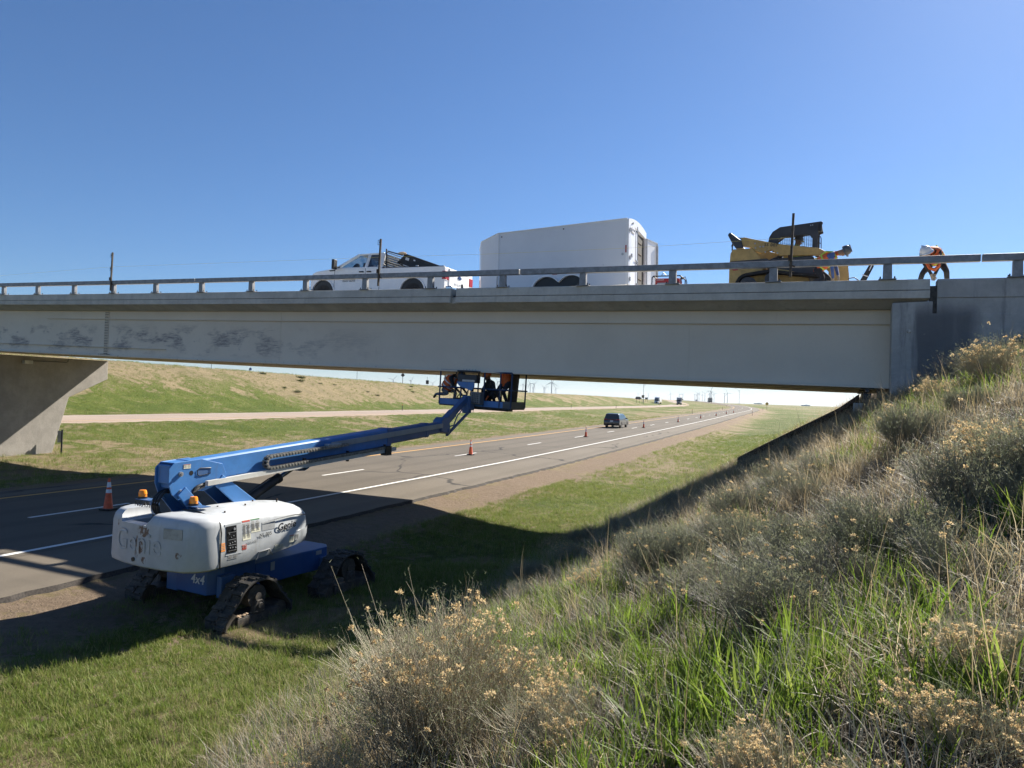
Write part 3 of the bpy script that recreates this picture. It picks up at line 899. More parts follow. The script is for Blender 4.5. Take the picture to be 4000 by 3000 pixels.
def toolbox():
    R = on_deck('tool_box', 18.62, 21.12, 'black steel tool box with lid tipped up in the bed of the white pickup', 'tool box', extra=1.18)
    mb = MB(); mb.box((.2, .9, .10), (1.5, 1.2, .26)); mb.build('box', MT['steel_dark'], R, bevel=.015)
    lid = MB(); X = tr(-.05, .06, .38) @ rot('Y', 18)
    lid.box((.62, .45, .13), (1.72, .08, .46), X=X); lid.box((.62, .85, .355), (1.76, .9, .03), X=X); lid.prism([(-.2, .0), (-.2, .32), (-.45, -.08)], .42, .5, 'y', X=X)
    lo = lid.build('lid', MT['steel_dark'], R, bevel=.01)
    st = MB(); 
    for x, z, w, h in ((-.02, .20, .16, .1), (.95, .12, .07, .07), (1.05, .16, .05, .05), (.3, .24, .08, .05)): st.box((x, .405, z), (w, .006, h), X=X)
    st.build('sticker', MT['reflect'], lo)
    g = MB(); g.tube([(.15, -.0, .27), (.45, -.0, .17), (.8, -.0, .19)], .02, 5); g.box((.75, .0, .22), (.1, .04, .05)); g.build('grease_gun', MT['galv'], R)
toolbox()

# ---- white cargo trailer ---------------------------------------------------
def trailer():
    s0, p0 = 25.1, 20.6
    R = on_deck('cargo_trailer', s0, p0, 'tall white enclosed cargo trailer with open rear door parked behind pickup', 'trailer', tilt=-.021)
    W = 2.02; cy = W / 2
    xr, xn, xf = 27.3 - s0, 22.93 - s0, 21.74 - s0
    def sec(x, hw_, zb, zt, arch):
        n = 8; pts = [(x, cy - hw_, zb), (x, cy - hw_, zt)]
        for i in range(1, n): 
            u = -1 + 2 * i / n; pts.append((x, cy + hw_ * u, zt + arch * (1 - u * u)))
        pts += [(x, cy + hw_, zt), (x, cy + hw_, zb)]
        return pts
    alu = mat('white_trailer_skin', (.70, .71, .73), .35, 0, var=.03, scale=1.2, clear=.2)
    mb = MB()
    mb.loft([sec(xf, .10, .42, 2.05, .0), sec(xf + .3, .55, .42, 2.24, .03), sec(xn, 1.0, .42, 2.36, .05), sec(xr - .02, 1.01, .42, 2.42, .13)], smooth=False)
    body = mb.build('body', alu, R, smooth=25)
    tr_ = MB()
    tr_.tube([(xn, 0, 2.37), (xr, -.0, 2.43)], .022, 5); tr_.box((xn, -.004, 1.4), (.03, .012, 1.94)); tr_.box((xr - .02, -.004, 1.42), (.05, .02, 2.0))
    tr_.tube([(xf, cy - .1, 2.07), (xf + .3, cy - .55, 2.26), (xn, .0, 2.38)], .02, 5)
    tr_.build('corner_trim', MT['white'], R)
    sk = MB(); sk.add([(xf - .006, cy - .1, .42), (xf - .006, cy - .1, 1.02), (xn - .006, -.004, .95), (xn - .006, -.004, .42)], [(0, 1, 2, 3)])
    sk.build('rock_guard', mat('dark_checker_plate', (.03, .032, .036), .35, .5, var=.2, scale=30), R)
    # rear frame, doors
    rf = MB(); z0, z1 = .42, 2.40
    n = 10; out = [(0 + .0, z0)] ; 
    arch = [(cy + 1.01 * (-1 + 2 * i / n), 2.42 + .13 * (1 - (-1 + 2 * i / n) ** 2)) for i in range(n + 1)]
    outer = [(cy - 1.01, z0)] + arch + [(cy + 1.01, z0)]
    inner = [(cy + .86, z0), (cy + .86, 2.22), (cy, 2.30), (cy - .9, 2.22), (cy - .9, z0)]
    rf.prism(outer + inner, xr - .02, xr + .05, 'x'); rf.build('rear_frame', MT['white'], R)
    dk = MB(); dk.box((xr - .01, cy, 1.3), (.02, 1.8, 1.8)); dk.build('interior', mat('dark_interior', (.055, .05, .045), .9), R)  # flat dark sheet standing in for the shaded inside of the trailer
    sh = MB()
    for z in (.8, 1.2, 1.6, 1.95): sh.box((xr + .005, cy + .35, z), (.02, .5, .03))
    sh.build('shelf', MT['wood'], R)
    d = MB(); d.box((xr + .035, .52, 1.32), (.04, .82, 1.86)); dn = d.build('rear_door', MT['white'], R, bevel=.008)
    b = MB(); b.tube([(xr + .085, .84, .45), (xr + .085, .84, 2.35)], .016, 6)
    for z in (.55, 1.2, 1.28, 2.2): b.box((xr + .075, .84, z), (.04, .08, .05))
    b.box((xr + .09, .74, 1.26), (.02, .25, .03)); b.build('lock_bar', MT['galv'], dn)
    hg = MB()
    for z in (.6, 1.25, 2.1): hg.box((xr + .065, .12, z), (.03, .06, .12))
    hg.box((xr + .07, .30, 1.35), (.03, .1, .1)); hg.build('hinge', MT['galv'], dn)
    pl = MB(); pl.box((xr + .075, .42, 2.14), (.015, .31, .17)); po = pl.build('number_plate', MT['reflect'], R, bevel=.004)
    text_ob('plate_lettering', '47 JRH', .09, MT['black'], po, frame((xr + .085, .42, 2.14), (0, 1, 0), (0, 0, 1)), .001)
    hd = MB(); hd.tube([(xr + .05, .30, 2.33), (xr + .09, .36, 2.37), (xr + .05, .48, 2.36)], .015, 5); hd.build('grab_handle', MT['galv'], R)
    # far door swung open
    X = tr(xr + .05, cy + .92, 0) @ rot('Z', 79)
    d = MB(); d.box((.44, 0, 1.35), (.86, .045, 1.78), X=X); dd = d.build('rear_door', MT['white'], R, bevel=.008)
    q = MB()
    for a, b_, c, e in ((.05, 1.35, .04, 1.7), (.83, 1.35, .04, 1.7), (.44, 2.2, .8, .05), (.44, .52, .8, .05)): q.box((a, -.032, b_), (c, .02, e), X=X)
    q.box((.80, -.05, 1.3), (.05, .05, 1.6), X=X); q.build('door_frame', MT['galv'], dd)
    # lamps, fender, wheels
    for x, z in ((xn + .12, 2.24), (xn + 2.3, 2.30)):
        l = MB(); l.cyl((x, -.012, z), (x, .0, z), .022, n=10); l.build('marker_light', MT['black'], R)
    l = MB(); l.box((xr - .03, -.02, 1.50), (.03, .03, .22)); l.build('side_marker', MT['red_lens'], R)
    l = MB(); l.cyl((xr - .14, -.012, 1.35), (xr - .14, .0, 1.35), .04, n=10); l.build('vent', MT['galv'], R)
    rv = MB()
    for x in (-1.25, -.35, .55, 1.45):
        for z in (.98, 1.06): rv.cyl((x, -.012, z), (x, 0, z), .013, n=6)
    rv.build('rivets', MT['galv'], R)
    l = MB(); l.box((-.15, -.012, .88), (.16, .02, .025)); l.build('reflector', MT['red_lens'], R)
    c1, c2 = (-.42, .38), (.42, .38)
    top = [(-.98, .22)] + arc(-.42, .30, .50, 175, 55, 10) + [(0, .60)] + arc(.42, .30, .50, 125, 5, 10) + [(.98, .22)]
    well = MB(); well.prism(top, -.006, .01, 'y'); well.build('wheel_well', MT['black'], R)
    topo = [(x * 1.06, .22 + (z - .22) * 1.10) for x, z in top]
    f = MB(); f.prism(topo + top[::-1], -.10, .0, 'y'); f.build('fender', MT['white'], R, bevel=.01)
    for x in (-.42, .42): wheel(R, x, .12, .34, .35, .2)
    # decal
    dc = MB(); X = frame((xn - .18, .17, 1.55), Vector((xn - xf, -.9, 0)), (0, 0, 1))
    X = X @ tr(0, 0, .012)
    dk2 = plain('decal_navy', (.03, .05, .16), .4); dr2 = plain('decal_red', (.42, .04, .04), .4)
    for i, w in enumerate((.26, .21, .16, .11)): dc.box((.02 * i, .06 - i * .055, 0), (w, .03, .004), 0, X)
    dc.prism([(-.16, .08), (-.07, .08), (-.02, -.12), (-.07, -.08)], .002, .005, 'z', 1, X)
    dc.build('maker_decal', [dk2, dr2], R)
    tg = MB(); tg.tube([(xf, cy, .42), (xf - 1.1, cy, .42)], .05, 6); tg.tube([(xf + .6, .3, .4), (xf - .9, cy, .40)], .04, 6); tg.tube([(xf + .6, W - .3, .4), (xf - .9, cy, .40)], .04, 6); tg.tube([(xf - .75, cy, .4), (xf - .75, cy, .95)], .04, 6)
    tg.build('drawbar', MT['steel_dark'], R)
trailer()

# ---- red generator ---------------------------------------------------------
def generator():
    R = on_deck('generator', 28.50, 20.5, 'red generator in black tube frame behind the open cargo trailer', 'generator', extra=.02)
    red = mat('generator_red', (.36, .025, .022), .4, 0, var=.12)
    mb = MB(); mb.box((0, .3, .42), (.72, .42, .46)); mb.build('engine_cover', red, R, bevel=.04)
    mb = MB(); mb.box((0, .08, .40), (.56, .02, .22)); p = mb.build('control_panel', MT['galv'], R)
    mb = MB()
    for x, z in ((-.2, .42), (-.1, .36), (.0, .43), (.12, .37), (.2, .43)): mb.cyl((x, .06, z), (x, .075, z), .03, n=8)
    mb.build('socket', MT['black'], p)
    mb = MB()
    for y in (.02, .58):
        for x in (-.43, .43): mb.tube([(x, y, .02), (x, y, .66), (x * .9, y, .70)], .018, 6)
        mb.tube([(-.40, y, .70), (.40, y, .70)], .018, 6); mb.tube([(-.43, y, .16), (.43, y, .16)], .018, 6)
    for x in (-.4, .4): mb.tube([(x, .02, .70), (x, .58, .70)], .018, 6); 
    mb.tube([(.40, .02, .6), (.55, .02, .66), (.6, .02, .5), (.55, .02, .15)], .014, 6)
    mb.tube([(-.15, .02, .72), (-.1, .02, .80), (-.02, .02, .72)], .012, 5)
    mb.build('tube_frame', MT['black'], R)
    wheel(R, -.3, .0, .13, .13, .07); wheel(R, -.3, .6, .13, .13, .07, side=1)
    text_ob('panel_lettering', 'HONDA', .06, MT['white'], R, frame((-.2, .085, .60), (1, 0, 0), (0, 0, 1)), .001)
generator()

# ---- yellow compact track loader ------------------------------------------
def loader():
    R = on_deck('track_loader', 31.80, 20.4, 'yellow tracked skid steer loader with dark cage cab on bridge', 'loader', tilt=.0)
    yel = mat('loader_yellow', (.47, .315, .11), .65, 0, var=.14, scale=4, dirt=(.20, .15, .09), dirt_amt=.5)
    dk = mat('loader_black', (.045, .046, .05), .5, .1, var=.2)
    def K(x, y): return ((x - 292) * .00327 - 1.50, .50 + (610 - y) * .00362)
    W = 1.65
    mb = MB(); mb.prism([K(*q) for q in ((292, 690), (293, 480), (300, 385), (318, 352), (480, 352), (548, 430), (590, 490), (520, 610), (500, 690))], 0, W, 'y'); mb.build('engine_housing', yel, R, bevel=.03)
    mb = MB(); mb.prism([K(*q) for q in ((300, 447), (600, 438), (640, 470), (560, 500), (300, 505))], -.006, .02, 'y'); mb.build('side_stripe', dk, R)
    mb = MB(); mb.prism([K(*q) for q in ((312, 506), (360, 506), (370, 518), (330, 520))], -.008, .02, 'y'); mb.build('red_stripe', plain('stripe_red', (.35, .03, .03), .5), R)
    mb = MB(); mb.prism([K(*q) for q in ((470, 700), (545, 540), (640, 508), (760, 530), (900, 570), (935, 610), (930, 700))], .02, W - .02, 'y'); mb.build('lower_body', yel, R, bevel=.03)
    mb = MB(); mb.prism([K(*q) for q in ((590, 500), (640, 440), (950, 430), (985, 470), (985, 560), (930, 585), (700, 520), (640, 505))], .05, W - .05, 'y'); mb.build('cab_base', dk, R, bevel=.02)
    for y0, y1 in ((-.28, .04), (W - .04, W + .28)):
        mb = MB()
        out = arc(-.95, .36, .34, 250, 100, 8) + arc(-.35, .42, .36, 100, 60, 6) + arc(.85, .30, .29, 60, -95, 8)
        inn = arc(.85, .30, .22, -95, 60, 8) + arc(-.35, .42, .28, 60, 100, 6) + arc(-.95, .36, .27, 100, 250, 8)
        mb.prism(out + inn, y0, y1, 'y'); tk = mb.build('rubber_track', MT['rubber'], R)
        w = MB()
        for x, z, r in ((-.95, .36, .24), (.85, .30, .2), (-.4, .2, .15), (0, .2, .15), (.4, .2, .15), (-.35, .52, .17)): w.cyl((x, y0 + .05, z), (x, y1 - .05, z), r, n=14)
        w.build('roller', dk, tk)
    for y0, y1 in ((.02, .16), (W - .16, W - .02)):
        mb = MB(); mb.prism([K(*q) for q in ((380, 268), (410, 262), (500, 285), (690, 330), (1000, 378), (1075, 420), (1150, 520), (1120, 540), (1010, 432), (700, 420), (672, 402), (640, 374), (545, 392), (500, 372), (470, 345), (400, 330))], y0, y1, 'y'); arm = mb.build('lift_arm', yel, R, bevel=.015)
        if y0 < .1:
            pn = MB()
            for q in ((500, 318), (505, 352), (543, 345), (567, 345), (682, 400), (585, 388)): x, z = K(*q); pn.cyl((x, y0 - .03, z), (x, y0, z), .022, n=8)
            pn.build('pivot_pin', MT['galv'], arm)
            x, z = K(628, 336); text_ob('arm_lettering', 'SS 007', .115, MT['black'], arm, frame((x, y0 - .004, z), (1, 0, -.12), (0, 0, 1)), .001, bold=.002, spacing=1.15)
        mb = MB(); mb.prism([K(*q) for q in ((275, 240), (285, 223), (300, 222), (390, 290), (405, 345), (345, 348), (318, 315))], y0 - .04, y1 - .02, 'y'); mb.build('tower_link', dk, R, bevel=.02)
        mb = MB(); a, b = K(610, 455), K(740, 405); mb.cyl((a[0], y0 + .1, a[1]), (b[0], y0 + .1, b[1]), .035, n=8); mb.cyl((b[0], y0 + .1, b[1]), (K(830, 370)[0], y0 + .1, K(830, 370)[1]), .02, n=8); mb.build('lift_cylinder', MT['steel_dark'], R)
    hs = MB()
    for k in range(3): hs.tube([(*K(312 - k * 4, 350)[:1], .1 + k * .05, K(0, 350)[1]), (K(306, 320)[0], .1 + k * .05, K(0, 320)[1]), (K(318, 290)[0], .1 + k * .05, K(0, 290)[1]), (K(360, 262)[0], .1, K(0, 262)[1]), (K(430, 266)[0], .1, K(0, 266)[1])], .018, 5)
    hs.build('hose', MT['black'], R)
    # cage cab
    c0, c1 = .22, W - .22
    for y0, y1, far_ in ((c0, c0 + .05, 0), (c1 - .05, c1, 1)):
        mb = MB()
        po_ = ((597, 310), (606, 262), (632, 222), (690, 190), (1012, 167), (1016, 186), (988, 196), (988, 375), (945, 370), (945, 290), (925, 268), (900, 262), (700, 264), (672, 300), (668, 318))
        if far_: po_ = ((597, 310), (606, 262), (632, 222), (690, 190), (1012, 167), (1016, 186), (988, 196), (988, 375), (955, 370), (955, 196), (700, 205), (650, 240), (632, 268), (625, 318))
        mb.prism([K(*q) for q in po_], y0, y1, 'y')
        mb.build('cab_side', dk, R, bevel=.008)
    mb = MB(); mb.prism([K(*q) for q in ((606, 262), (632, 222), (690, 190), (1012, 167), (1012, 178), (695, 203), (642, 232), (618, 266))], c0 + .05, c1 - .05, 'y'); mb.build('cab_roof', dk, R)
    gr = MB()
    for x in range(680, 945, 17): 
        a, b = K(x, 264), K(x, 365); gr.box((a[0], c0 + .025, (a[1] + b[1]) / 2), (.009, .012, a[1] - b[1]))
    for y in range(266, 368, 10):
        a, b = K(672, y), K(945, y); gr.box(((a[0] + b[0]) / 2, c0 + .025, a[1]), (b[0] - a[0], .012, .008))
    gr.build('side_grille', MT['black'], R)
    hb = MB(); hb.tube([(*K(988, 282)[:1], c0, K(0, 282)[1]), (K(1008, 284)[0], c0, K(0, 284)[1]), (K(1012, 300)[0], c0, K(0, 300)[1]), (K(1014, 372)[0], c0, K(0, 372)[1])], .013, 6); hb.tube([(*K(988, 328)[:1], c0, K(0, 328)[1]), (K(1013, 334)[0], c0, K(0, 334)[1])], .012, 6)
    hb.build('grab_handle', MT['black'], R)
    lp = MB(); a = K(1003, 215); lp.box((a[0], c0 + .05, a[1]), (.09, .14, .2)); lp.box((K(1008, 180)[0], c0 + .05, K(0, 180)[1]), (.09, .12, .06)); lp.build('work_light', MT['steel_dark'], R, bevel=.02)
    lp = MB(); 
    for q in ((930, 193), (945, 192)): a = K(*q); lp.cyl((a[0], c0 - .01, a[1]), (a[0], c0, a[1]), .016, n=8)
    lp.build('bolts', MT['galv'], R)
    st = MB(); st.box((-.02, W / 2, .95), (.45, .5, .3)); st.box((-.22, W / 2, 1.3), (.12, .48, .6)); st.build('seat', MT['black'], R, bevel=.04)
    # bucket
    bk = MB(); pr = [K(*q) for q in ((1085, 505), (1185, 483), (1218, 515), (1228, 600), (1228, 700), (1060, 700))]
    bk.prism(pr, -.05, .02, 'y'); bk.prism(pr, W - .02, W + .05, 'y'); bk.prism([K(*q) for q in ((1085, 505), (1095, 512), (1075, 700), (1060, 700))], .02, W - .02, 'y'); bk.prism([K(*q) for q in ((1060, 680), (1228, 680), (1228, 700), (1060, 700))], .02, W - .02, 'y')
    bk.build('bucket', yel, R, bevel=.008)
loader()

# upright black saw on the deck by the first worker
R = on_deck('cutting_saw', 33.58, 19.0, 'black hand saw leaning upright on the deck between the two bridge workers', 'saw')
mb = MB(); X = rot('Y', 20); mb.prism([(-.06, .18), (.07, .14), (.10, .62), (.08, .70), (.03, .72), (-.01, .64)], -.02, .02, 'y', X=X); bl = mb.build('blade_guard', MT['black'], R, bevel=.008)
mb = MB(); mb.box((0, -.024, .36), (.14, .006, .022), X=X); mb.box((.045, -.024, .58), (.02, .006, .16), X=X); mb.build('guard_stripe', MT['reflect'], bl)
mb = MB(); mb.box((-.05, 0, .13), (.32, .18, .17)); mb.tube([(-.2, 0, .2), (-.24, 0, .28), (-.1, 0, .30), (.0, 0, .22)], .015, 6); mb.build('motor_housing', MT['steel_dark'], R, bevel=.03)

# ------------------------------------------------------------------ people
MT['skin'] = mat('skin', (.30, .17, .11), .6, var=.1)
MT['vest_orange'] = mat('vest_orange', (.72, .14, .035), .7, var=.15, scale=8)
MT['vest_lime'] = mat('vest_lime', (.48, .62, .08), .65, var=.1, scale=8)
MT['navy'] = mat('navy_trousers', (.022, .027, .04), .85, var=.3, scale=8)
MT['charcoal'] = mat('charcoal_trousers', (.04, .042, .047), .85, var=.3, scale=8)
MT['grey_cloth'] = mat('grey_trousers', (.17, .175, .19), .85, var=.25, scale=8)
MT['blue_cloth'] = mat('blue_shirt', (.065, .12, .30), .8, var=.2, scale=8)
MT['dark_cloth'] = mat('dark_shirt', (.02, .022, .028), .85, var=.3, scale=8)
MT['lime_shirt'] = mat('lime_shirt', (.38, .52, .16), .8, var=.15, scale=8)
MT['boot'] = mat('tan_boot', (.17, .105, .05), .8, var=.3, scale=12)
MT['boot_dark'] = mat('dark_boot', (.03, .026, .022), .8, var=.3, scale=12)
MT['glove'] = mat('pale_glove', (.36, .30, .23), .8, var=.2, scale=12)
MT['hat_white'] = mat('hard_hat_white', (.72, .73, .74), .3, var=.05)
MT['hat_dark'] = mat('hard_hat_grey', (.10, .105, .115), .35, var=.2, scale=20)
MT['hat_orange'] = mat('hard_hat_orange', (.75, .20, .04), .3, var=.05)

def V3(*a): return Vector(a)
def person(label, loc, rz, J, m_top, m_leg, m_hand=None, m_foot=None, hat=None, vest=None, hatdir=None, group=None, sleeves=None):
    """one continuous skinned body: J maps joint names to points; L/R limbs share one build"""
    m_hand = m_hand or MT['skin']; m_foot = m_foot or MT['boot']; sleeves = sleeves or m_top
    v, e, rad, lab = [], [], [], []
    def add(p, r, frm=None, l=0):
        v.append(Vector(p)); rad.append(r)
        if frm is not None: e.append((frm, len(v) - 1)); lab.append(l)
        return len(v) - 1
    J = {k: Vector(q) for k, q in J.items()}
    pel = add(J['pelvis'], .135)
    ch = add(J['chest'], .15, add((J['pelvis'] + J['chest']) / 2, .135, pel, 0), 0)
    nk = add(J['neck'], .058, ch, 0)
    hd = J['head']; up = (hd - J['neck']).normalized(); fw = J.get('face', Vector((1, 0, 0))); fw = (fw - up * fw.dot(up)).normalized(); sd = up.cross(fw)
    h0 = add(hd - up * .03, .082, nk, 2); h1 = add(hd + up * .065, .085, h0, 2); add(hd + up * .12, .05, h1, 2)
    add(hd - up * .075 + fw * .055, .035, h0, 2)
    add(hd + fw * .115 - up * .005, .014, h0, 2)
    for s in ('L', 'R'):
        sg = 1 if s == 'L' else -1
        sh = add(J['sh' + s], .070, ch, 5); el = add(J['el' + s], .048, sh, 5); wr = add(J['wr' + s], .034, el, 5)
        d = (J['wr' + s] - J['el' + s]).normalized(); q = d.cross(up); q = q.normalized() if q.length > .1 else d.cross(Vector((1, 0, 0))).normalized(); nn = d.cross(q)
        pm = add(J['wr' + s] + d * .055, .034, wr, 3)
        for k, (o, ln) in enumerate(((-.034, .075), (-.012, .09), (.012, .085), (.034, .065))):
            a = add(J['wr' + s] + d * .10 + q * o, .0125, pm, 3); b = add(J['wr' + s] + d * (.10 + ln * .55) + q * o * 1.05 + nn * .012, .0105, a, 3); add(J['wr' + s] + d * (.10 + ln * .85) + q * o * 1.05 + nn * .038, .009, b, 3)
        a = add(J['wr' + s] + d * .06 + q * .045 + nn * .01, .013, pm, 3); add(J['wr' + s] + d * .10 + q * .062 + nn * .03, .0105, a, 3)
        hp = add(J['hip' + s], .098, pel, 1); kn = add(J['kn' + s], .064, hp, 1); mid = add(J['kn' + s].lerp(J['an' + s], .35), .060, kn, 1); an = add(J['an' + s], .046, mid, 1)
        to = add(J['toe' + s], .040, an, 4)
    me = bpy.data.meshes.new('person'); me.from_pydata([tuple(p) for p in v], e, [])
    tmp = bpy.data.objects.new('person', me); COL.objects.link(tmp)
    tmp.modifiers.new('skin', 'SKIN')
    sv = me.skin_vertices[0].data
    for i, r in enumerate(rad): sv[i].radius = (r, r); sv[i].use_root = (i == 0)
    sb = tmp.modifiers.new('sub', 'SUBSURF'); sb.levels = 2; sb.render_levels = 2
    dg = bpy.context.evaluated_depsgraph_get()
    body = bpy.data.meshes.new_from_object(tmp.evaluated_get(dg)); bpy.data.objects.remove(tmp)
    body.materials.clear()
    for mt_ in (m_top, m_leg, MT['skin'], m_hand, m_foot, sleeves): body.materials.append(mt_)
    segs = [(v[a], v[b], l, (rad[a] + rad[b]) / 2) for (a, b), l in zip(e, lab)]
    for p in body.polygons:
        c = p.center; best = 9; bl = 0
        for a, b, l, r in segs:
            d = b - a; t_ = max(0, min(1, (c - a).dot(d) / max(d.length_squared, 1e-9))); q = (c - a - d * t_).length / r
            if q < best: best, bl = q, l
        p.material_index = bl; p.use_smooth = True
    body.name = 'person'
    o = bpy.data.objects.new('person', body); COL.objects.link(o); o.location = loc; o.rotation_euler = (0, 0, rz)
    tag(o, label, 'person', group)
    mb = MB()
    for k in (-1, 1): mb.lathe([(.001, -.012), (.011, 0), (.001, .012)], 8, X=Matrix.Translation(hd + fw * .080 + sd * .034 * k + up * .012))
    mb.build('eyes', MT['black'], o)
    if hat:
        hu = Vector(hatdir).normalized() if hatdir else up
        hf = (fw - hu * fw.dot(hu)).normalized(); X = frame(hd + hu * .035, hf, hu.cross(hf))
        mb = MB(); mb.lathe([(.132, .018), (.128, .03), (.122, .07), (.105, .115), (.07, .150), (.03, .165), (.001, .167)], 20, X=X)
        mb.lathe([(.10, .016), (.150, .012), (.150, .022), (.12, .03)], 20, X=X @ Matrix.Translation((.018, 0, 0)))
        mb.box((.0, 0, .158), (.2, .03, .02), X=X); mb.build('hard_hat', hat, o)
    if vest:
        mv, mstripe = vest
        # shell round the trunk, open at the sides of the arms
        p0, p1, p2 = J['pelvis'].lerp(J['chest'], .12), J['pelvis'].lerp(J['chest'], .55), J['chest'].lerp(J['neck'], .72)
        ax = (J['shL'] - J['shR']).normalized(); 
        rings = []
        for p, a, b in ((p0, .215, .185), (p1, .22, .185), (J['chest'], .228, .188), (p2, .16, .115)):
            d = (J['neck'] - J['pelvis']).normalized(); s_ = (ax - d * ax.dot(d)).normalized(); f_ = d.cross(s_)
            rings.append([p + s_ * a * math.cos(t_) + f_ * b * math.sin(t_) for t_ in [2 * math.pi * i / 16 for i in range(16)]])
        mb = MB(); mb.loft(rings, 0, caps=False)
        mb.build('vest', mv, o, subd=1)
        mb = MB(); 
        for lo, hi in ((.18, .30), (.62, .74)):
            rr = []
            for tt in (lo, hi):
                A = [x.lerp(y, tt * 2 if tt < .5 else (tt - .5) * 2) for x, y in (zip(rings[0], rings[1]) if tt < .5 else zip(rings[1], rings[2]))]
                c_ = sum(A, Vector()) / 16; rr.append([c_ + (q - c_) * 1.03 for q in A])
            mb.loft(rr, 0, caps=False)
        for k in (-1, 1):
            d = ax * .11 * k; f_ = (J['neck'] - J['pelvis']).normalized().cross(ax)
            mb.tube([p1 + d + f_ * .17, J['chest'] + d + f_ * .175, p2 + d * .9 + f_ * .08, p2 + d * .9 - f_ * .08, J['chest'] + d - f_ * .178, p1 + d - f_ * .17], .022, 6)
        mb.build('vest_stripes', mstripe, o)
    return o

def deckp(s, p): return bw(s, p - 17.96, 7.30 + prof(s))
# first worker: kneels on the deck bending to the right over the curb (x along bridge, y away, z up)
person('worker in orange vest and dark hard hat kneeling bent over beside the loader', deckp(32.95, 18.95), BYAW,
       dict(pelvis=(-.32, .22, .66), chest=(-.02, .12, .86), neck=(.12, .05, .93), head=(.27, .0, .96), face=(.25, -.25, -1),
            shL=(-.0, .28, .92), shR=(.01, -.09, .88), elL=(.12, .28, .62), elR=(.03, -.13, .60), wrL=(.17, .10, .40), wrR=(.06, -.10, .33),
            hipL=(-.33, .32, .60), hipR=(-.31, .12, .60), knL=(-.02, .36, .36), knR=(-.16, .02, .30), anL=(-.15, .34, .07), anR=(-.50, .05, .10), toeL=(.03, .34, .04), toeR=(-.58, .04, .05)),
       MT['vest_orange'], MT['dark_cloth'], MT['glove'], MT['boot'], MT['hat_dark'], (MT['vest_orange'], MT['vest_lime']), hatdir=(.85, -.3, .35), sleeves=MT['blue_cloth'])
# second worker: stoops facing the camera
W2 = person('worker in lime and orange vest and white hard hat stooping behind the rail', deckp(35.10, 18.9), BYAW,
       dict(pelvis=(.12, .34, .74), chest=(-.02, .06, .88), neck=(-.08, -.08, .86), head=(-.13, -.19, .80), face=(-.1, -.6, -.9),
            shL=(.14, .00, .86), shR=(-.22, .02, .87), elL=(.15, -.14, .58), elR=(-.16, -.14, .58), wrL=(.06, -.17, .34), wrR=(-.03, -.18, .34),
            hipL=(.22, .32, .68), hipR=(.02, .34, .68), knL=(.30, .05, .42), knR=(-.18, .08, .40), anL=(.34, .20, .08), anR=(-.26, .22, .08), toeL=(.38, .04, .04), toeR=(-.30, .05, .04)),
       MT['vest_orange'], MT['charcoal'], MT['glove'], MT['boot'], MT['hat_white'], (MT['vest_orange'], MT['vest_lime']), hatdir=(-.25, -.5, .75), sleeves=MT['charcoal'])
mb = MB(); mb.tube([(-.10, -.10, .80), (-.13, -.17, .60), (-.06, -.20, .46), (.04, -.20, .42), (.12, -.19, .50), (.15, -.15, .64), (.12, -.06, .80)], [.04, .04, .035, .045, .035, .04, .04], 8); mb.build('vest_front', MT['vest_orange'], W2)
# operator in the loader cab
person('loader operator in lime shirt and cap seated inside the cage cab', bw(31.95, 3.2, 7.335 + prof(31.95)), BYAW,
       dict(pelvis=(.0, .0, 1.12), chest=(.02, .0, 1.42), neck=(.05, .0, 1.55), head=(.09, .0, 1.68), face=(1, -.15, -.1),
            shL=(.03, .19, 1.47), shR=(.03, -.19, 1.47), elL=(.18, .22, 1.22), elR=(.18, -.22, 1.22), wrL=(.36, .2, 1.2), wrR=(.36, -.2, 1.2),
            hipL=(.03, .1, 1.08), hipR=(.03, -.1, 1.08), knL=(.42, .12, 1.1), knR=(.42, -.12, 1.1), anL=(.5, .12, .72), anR=(.5, -.12, .72), toeL=(.6, .12, .68), toeR=(.6, -.12, .68)),
       MT['lime_shirt'], MT['navy'], None, MT['boot_dark'], MT['hat_dark'])

# ------------------------------------------------------------------ boom lift (x right, y forward along the boom, z up)
LYAW = -math.atan2(.46, .888)
LIFT_O = (-5.1, 13.76, -.33)
LIFT = empty('boom_lift', LIFT_O, (0, 0, LYAW), 'blue and grey tracked boom lift reaching a work platform under the bridge', 'boom lift')
LIFT_M = Matrix.Translation(LIFT_O) @ Matrix.Rotation(LYAW, 4, 'Z')
def paintm(name, c, dirt=(.13, .10, .07), amt=.35, rough=.42, scale=2.2, var=.12):
    t = NT(name); P = t.coord(); b = t.noise(P, scale, 6, .62, .3, .7); f = t.noise(P, 14, 8, .8, .54, .74); st = t.noise(t.coord('Object', (1, 1, .14)), 6, 6, .7, .55, .72)
    col = t.mix(b, sc(c, 1 - var), sc(c, 1 + var)); col = t.mix(t.math('MULTIPLY', f, amt), col, dirt); col = t.mix(t.math('MULTIPLY', st, amt * .8), col, dirt)
    ch = t.noise(P, 42, 4, .9, .70, .74); col = t.mix(t.math('MULTIPLY', ch, .5), col, (.06, .045, .035))
    t.base(col); t.rough(t.ramp(b, -.6, 1.6) if False else rough, 0, .5); return t.mat
BLUE = paintm('lift_blue', (.055, .185, .44))
BLUED = paintm('lift_blue_dusty', (.05, .12, .27), amt=.5)
GREY = paintm('cover_grey', (.43, .45, .46), (.25, .22, .18), .5, .45, var=.16)
